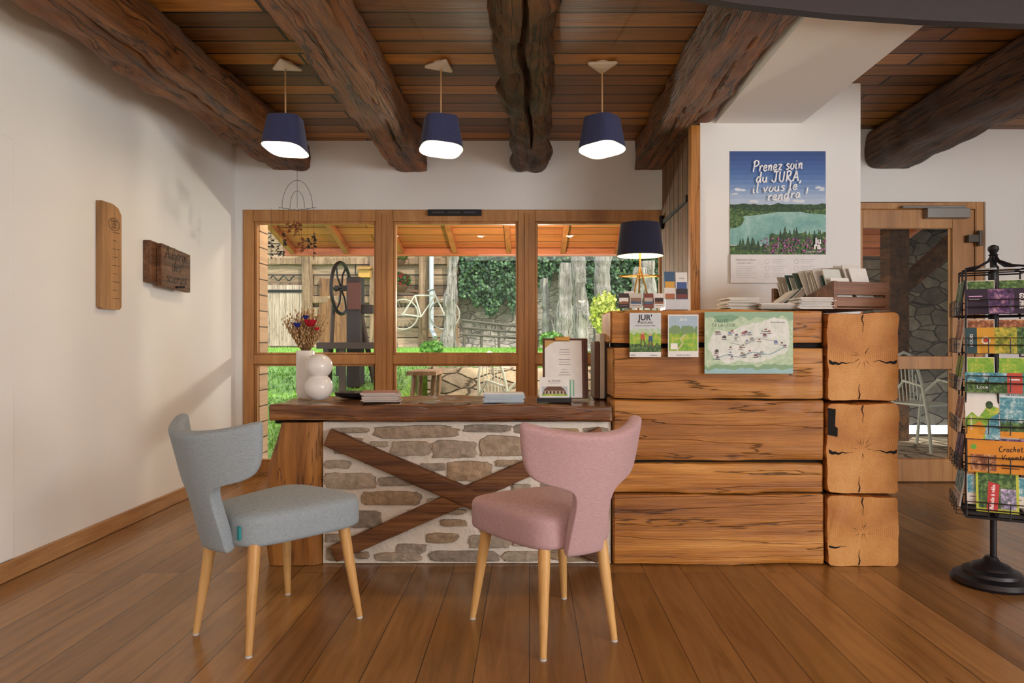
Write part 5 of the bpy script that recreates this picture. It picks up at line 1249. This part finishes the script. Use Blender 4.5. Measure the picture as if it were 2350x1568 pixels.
for k, (p0, p1, t0, t1, Y) in enumerate(((1272, 1306, 604, 740, 13.5), (1320, 1352, 585, 745, 12.8), (1356, 1392, 590, 742, 13.6), (1250, 1268, 640, 740, 13.9), (1440, 1470, 615, 742, 13.5), (1480, 1512, 600, 742, 13.8), (1016, 1044, 585, 640, 14.6))):
    x0, x1 = X(p0, Y), X(p1, Y); xm = (x0+x1)/2
    MB().beam((xm, Y, gz_(xm, Y)-0.019), (xm+0.10*(-1)**k, Y, Z(t0, Y)), (x1-x0)*1.1, 0.3, n=34, r=0.08, amp=0.07, freq=2.5, seed=60+k, up=(0, 1, 0), taper=0.8, k=44).make('weathered_trunk', M_grey, origin=(xm, Y, gz_(xm, Y)-0.02), smooth=40, label='upright weathered grey tree trunk in the garden', category='trunk', group='weathered grey trunks')
b = MB()
for q in range(3): b.cyl((X(1060, 14.6), 14.6, Z(735+q*16, 14.6)), (X(1260, 14.6), 14.6, Z(758+q*12, 14.6)), 0.025, n=8)
for px_ in (1065, 1105, 1145, 1190, 1235): b.cyl((X(px_, 14.6), 14.62, 0.92), (X(px_, 14.6), 14.62, Z(738, 14.6)), 0.03, n=8)
b.make('garden_railing', col('#5e564c', 0.8), label='old grey wooden railing on the lawn edge', category='railing')
def bush(px_, t, Y, r, mat, lab, n=900, hz=1.0, ls=0.05, sd=1):
    rr = random.Random(sd); b = MB(); c = Vector((X(px_, Y), Y, Z(t, Y)))
    for k in range(n):
        v = Vector((rr.gauss(0, 1), rr.gauss(0, 1), rr.gauss(0, 1))).normalized()*r*rr.uniform(0.5, 1.1); v.z *= hz; p = c+v
        u = Vector((rr.uniform(-1, 1), rr.uniform(-1, 1), rr.uniform(-0.4, 1))).normalized()*ls; w = u.cross(Vector((0.3, 1, 0.2))).normalized()*ls*0.5
        b.face([p-u, p+w, p+u, p-w])
    for k in range(12):
        v = Vector((rr.gauss(0, 1)*0.5, rr.gauss(0, 1)*0.5, 1)).normalized()*r; b.tube([(c.x, c.y, gz_(c.x, c.y)-0.02), c+v*0.5], 0.012, n=4)
    global s_recalc
    s_recalc = False
    b.make('bush', mat, origin=(c.x, c.y, gz_(c.x, c.y)), smooth=0, label=lab, category='bush'); s_recalc = True
M_yel = island('yellow_green_leaves', [(0, '#7a9030'), (0.5, '#b0b848'), (1, '#d8d868')], 0.6, 0.1, 10, 0.3)
M_gre = island('green_leaves', [(0, '#3a6a28'), (0.5, '#5a8c38'), (1, '#86b050')], 0.6, 0.1, 10, 0.3)
bush(1388, 720, 11.0, 0.22, M_yel, 'yellow-green shrub beside the grey trunks', 600, 1.5, 0.045, 2)
bush(990, 798, 10.5, 0.16, M_gre, 'leafy green plant on the lawn', 300, 0.5, 0.06, 3)
bush(1265, 780, 11.5, 0.18, M_gre, 'small yellow-green garden plant near the wall', 400, 0.7, 0.05, 4)
SY = 7.6
sm = thing('antique_saw_machine', (X(805, SY), SY, gz_(X(805, SY), SY)), 'antique iron and wood saw machine with large spoked wheel', 'machine')
b = MB(); wx, wz = X(783, SY), Z(662, SY); WR_ = 0.285; ca = math.radians(-84)
def wp(a, r): return (wx+r*math.cos(a)*math.cos(ca), SY-r*math.cos(a)*math.sin(ca), wz+r*math.sin(a))
b.tube([wp(t*math.pi/20, WR_) for t in range(40)], 0.020, closed=True, n=8)
for t in range(6): b.tube([wp(t*math.pi/3, 0.02), wp(t*math.pi/3+0.25, WR_*0.55), wp(t*math.pi/3, WR_)], 0.011, n=6)
b.make('wheel', M_iron, parent=sm)
g0 = 0.40
MB().box(X(800, SY), X(832, SY), SY-0.1, SY+0.1, g0+0.15, Z(637, SY)).box(X(815, SY), X(858, SY), SY-0.06, SY+0.06, Z(720, SY), Z(700, SY)).box(X(768, SY), X(800, SY), SY-0.03, SY+0.03, wz-0.03, wz+0.03).make('column', col('#2a2220', 0.7), parent=sm, bevel=0.01)
b = MB()
b.cyl((X(765, SY), SY-0.15, g0+0.1), (X(768, SY), SY-0.05, Z(700, SY)), 0.022).cyl((X(855, SY), SY+0.1, g0+0.17), (X(828, SY), SY, Z(720, SY)), 0.03).box(X(745, SY), X(900, SY), SY-0.3, SY+0.3, Z(800, SY), Z(786, SY))
for px_ in (765, 800, 880): b.box(X(px_, SY)-0.03, X(px_, SY)+0.03, SY-0.28, SY-0.22, gz_(X(px_, SY), SY-0.25), Z(800, SY)).box(X(px_, SY)-0.03, X(px_, SY)+0.03, SY+0.2, SY+0.26, gz_(X(px_, SY), SY+0.25), Z(800, SY))
b.make('frame', col('#3a2c22', 0.7), parent=sm)
MB().box(X(804, SY), X(834, SY), SY-0.13, SY-0.1, Z(712, SY), Z(650, SY)).make('guard', col('#5a2e22', 0.6), parent=sm, bevel=0.006)
ty = 6.9
tb = thing('garden_trestle', (X(975, ty), ty, 0.012), 'grey wooden trestle table on the terrace', 'table')
MB().box(X(945, ty), X(1010, ty), ty-0.3, ty+0.3, 0.72, 0.76).make('table_top', M_barnt, parent=tb)
for sx in (952, 996):
    for sy in (-0.25, 0.25): MB().cyl((X(sx, ty)-0.03, ty+sy, 0.014), (X(sx, ty)+0.03, ty+sy*0.8, 0.72), 0.025).make('leg', M_barnt, parent=tb)
def gchair(px_, Y, rot):
    g = thing('garden_chair', (X(px_, Y), Y, 0.012), 'pale metal garden armchair with curved tube frame', 'chair', 'garden chairs', rot)
    b = MB()
    for sx in (-1, 1):
        b.tube([(sx*0.22, -0.22, 0), (sx*0.23, -0.2, 0.3), (sx*0.25, -0.15, 0.62), (sx*0.24, 0.05, 0.66), (sx*0.2, 0.2, 0.5), (sx*0.2, 0.25, 0.0)], 0.014, n=8)
    b.tube([(0.22*math.cos(t*math.pi/10), 0.18+0.06*math.sin(t*math.pi/10), 0.45+0.48*math.sin(t*math.pi/10)) for t in range(11)], 0.014, n=8)
    b.make('frame', col('#c8d0c4', 0.4), parent=g, local=True)
    b = MB().box(-0.21, 0.21, -0.2, 0.2, 0.43, 0.445)
    for q in range(-3, 4): b.cyl((q*0.05, 0.2, 0.45), (q*0.055, 0.235, 0.88-0.02*q*q), 0.006, n=6)
    b.make('seat', col('#c8d0c4', 0.4), parent=g, local=True)
gchair(1165, 6.7, 0.9); gchair(1260, 6.3, -0.6)
# behind the right door
b = MB().box(2.45, 6.4, 8.4, 8.6, 0.02, 2.54).box(6.3, 6.5, 5.6, 8.4, 0.02, 2.54); b.make('courtyard_wall', M_rubd, label='shaded stone wall seen through the door plus unseen sun-blocking side', category='wall')  # side box is an unseen wall added to keep sun out of the passage
b = MB().box(2.2, 6.5, 5.6, 8.7, 2.56, 2.64); b.make('passage_shade_roof', M_beamdark, label='unseen roof added to keep the passage dim', category='roof')  # roof added out of view to dim the space behind the door
fr = thing('timber_frame', (3.6, 7.2, 0), 'dark heavy timber post with diagonal braces outside', 'timber frame')
MB().box(3.75, 3.95, 7.1, 7.3, 0.013, 2.3).make('post', M_beamdark, parent=fr)
MB().beam((4.8, 7.2, 2.40), (3.9, 7.2, 1.6), 0.14, 0.16, n=10).make('brace', M_beamdark, parent=fr)
MB().box(2.4, 5.8, 7.1, 7.3, 2.3, 2.5).make('crossbeam', M_beamdark, parent=fr)
gchair(2125, 6.6, 0.4)

# ---------------------------------------------------------------- lights
def area(name, loc, rot, sx, sy, e, c):
    l = bpy.data.lights.new(name, 'AREA'); l.shape = 'RECTANGLE'; l.size = sx; l.size_y = sy; l.energy = e; l.color = c
    o = bpy.data.objects.new(name, l); S.collection.objects.link(o); o.location = loc; o.rotation_euler = rot; return o
def point(name, loc, e, c, r):
    l = bpy.data.lights.new(name, 'POINT'); l.energy = e; l.color = c; l.shadow_soft_size = r
    o = bpy.data.objects.new(name, l); S.collection.objects.link(o); o.location = loc; return o
area('upward_fill_light', (0.4, 0.5, 1.75), (math.radians(180), 0, 0), 3.2, 1.6, 90, (1, 0.88, 0.70))  # added fill aimed upwards to brighten the ceiling, no fixture
area('rear_fill_light', (3.8, -2.5, 1.5), (math.radians(90), 0, math.radians(15)), 2.4, 2.0, 115, (0.97, 0.98, 1.0))  # added fill behind the camera; the wall there has no window
area('side_fill_light', (5.1, -1.4, 1.5), (0, math.radians(90), math.radians(-12)), 1.9, 2.0, 190, (0.97, 0.98, 1.0))  # added fill from the right, mainly for the left wall; no window there
area('overhead_fill_light', (0.3, -1.6, 2.58), (0, 0, 0), 3.0, 1.0, 50, (1, 0.97, 0.93))  # unseen overhead panel added behind the camera to lift the room
point('terrace_bounce_light', (-0.03, 7.0, 1.43), 100, (1, 0.90, 0.74), 0.07)  # added light without a fixture, stands for sun bounced in from outside
for x in (-1.8, 0.0, 1.8): point('porch_fill_light', (x, 6.0, 2.35), 16, (1, 0.82, 0.6), 0.05)  # hidden lights added to warm the underside of the porch roof
sun = bpy.data.lights.new('sun', 'SUN'); sun.energy = 4.8; sun.angle = math.radians(2); sun.color = (1, 0.93, 0.82)
so = bpy.data.objects.new('sun', sun); S.collection.objects.link(so)
so.rotation_euler = Vector((-0.55, 0.55, -0.75)).to_track_quat('-Z', 'Y').to_euler()
w = bpy.data.worlds.new('world'); S.world = w; w.use_nodes = True
w.node_tree.nodes['Background'].inputs[0].default_value = (0.85, 0.92, 1.0, 1); w.node_tree.nodes['Background'].inputs[1].default_value = 2.4

cam = bpy.data.cameras.new('camera'); co_ = bpy.data.objects.new('camera', cam); S.collection.objects.link(co_)
co_.location = (0, 0, CH); co_.rotation_euler = (math.radians(90), 0, 0); cam.lens = 24.0; cam.sensor_width = 36.0; cam.shift_x = -0.017
cam.clip_start = 0.05
S.camera = co_
S.view_settings.view_transform = 'Standard'
S.view_settings.exposure = 0.0
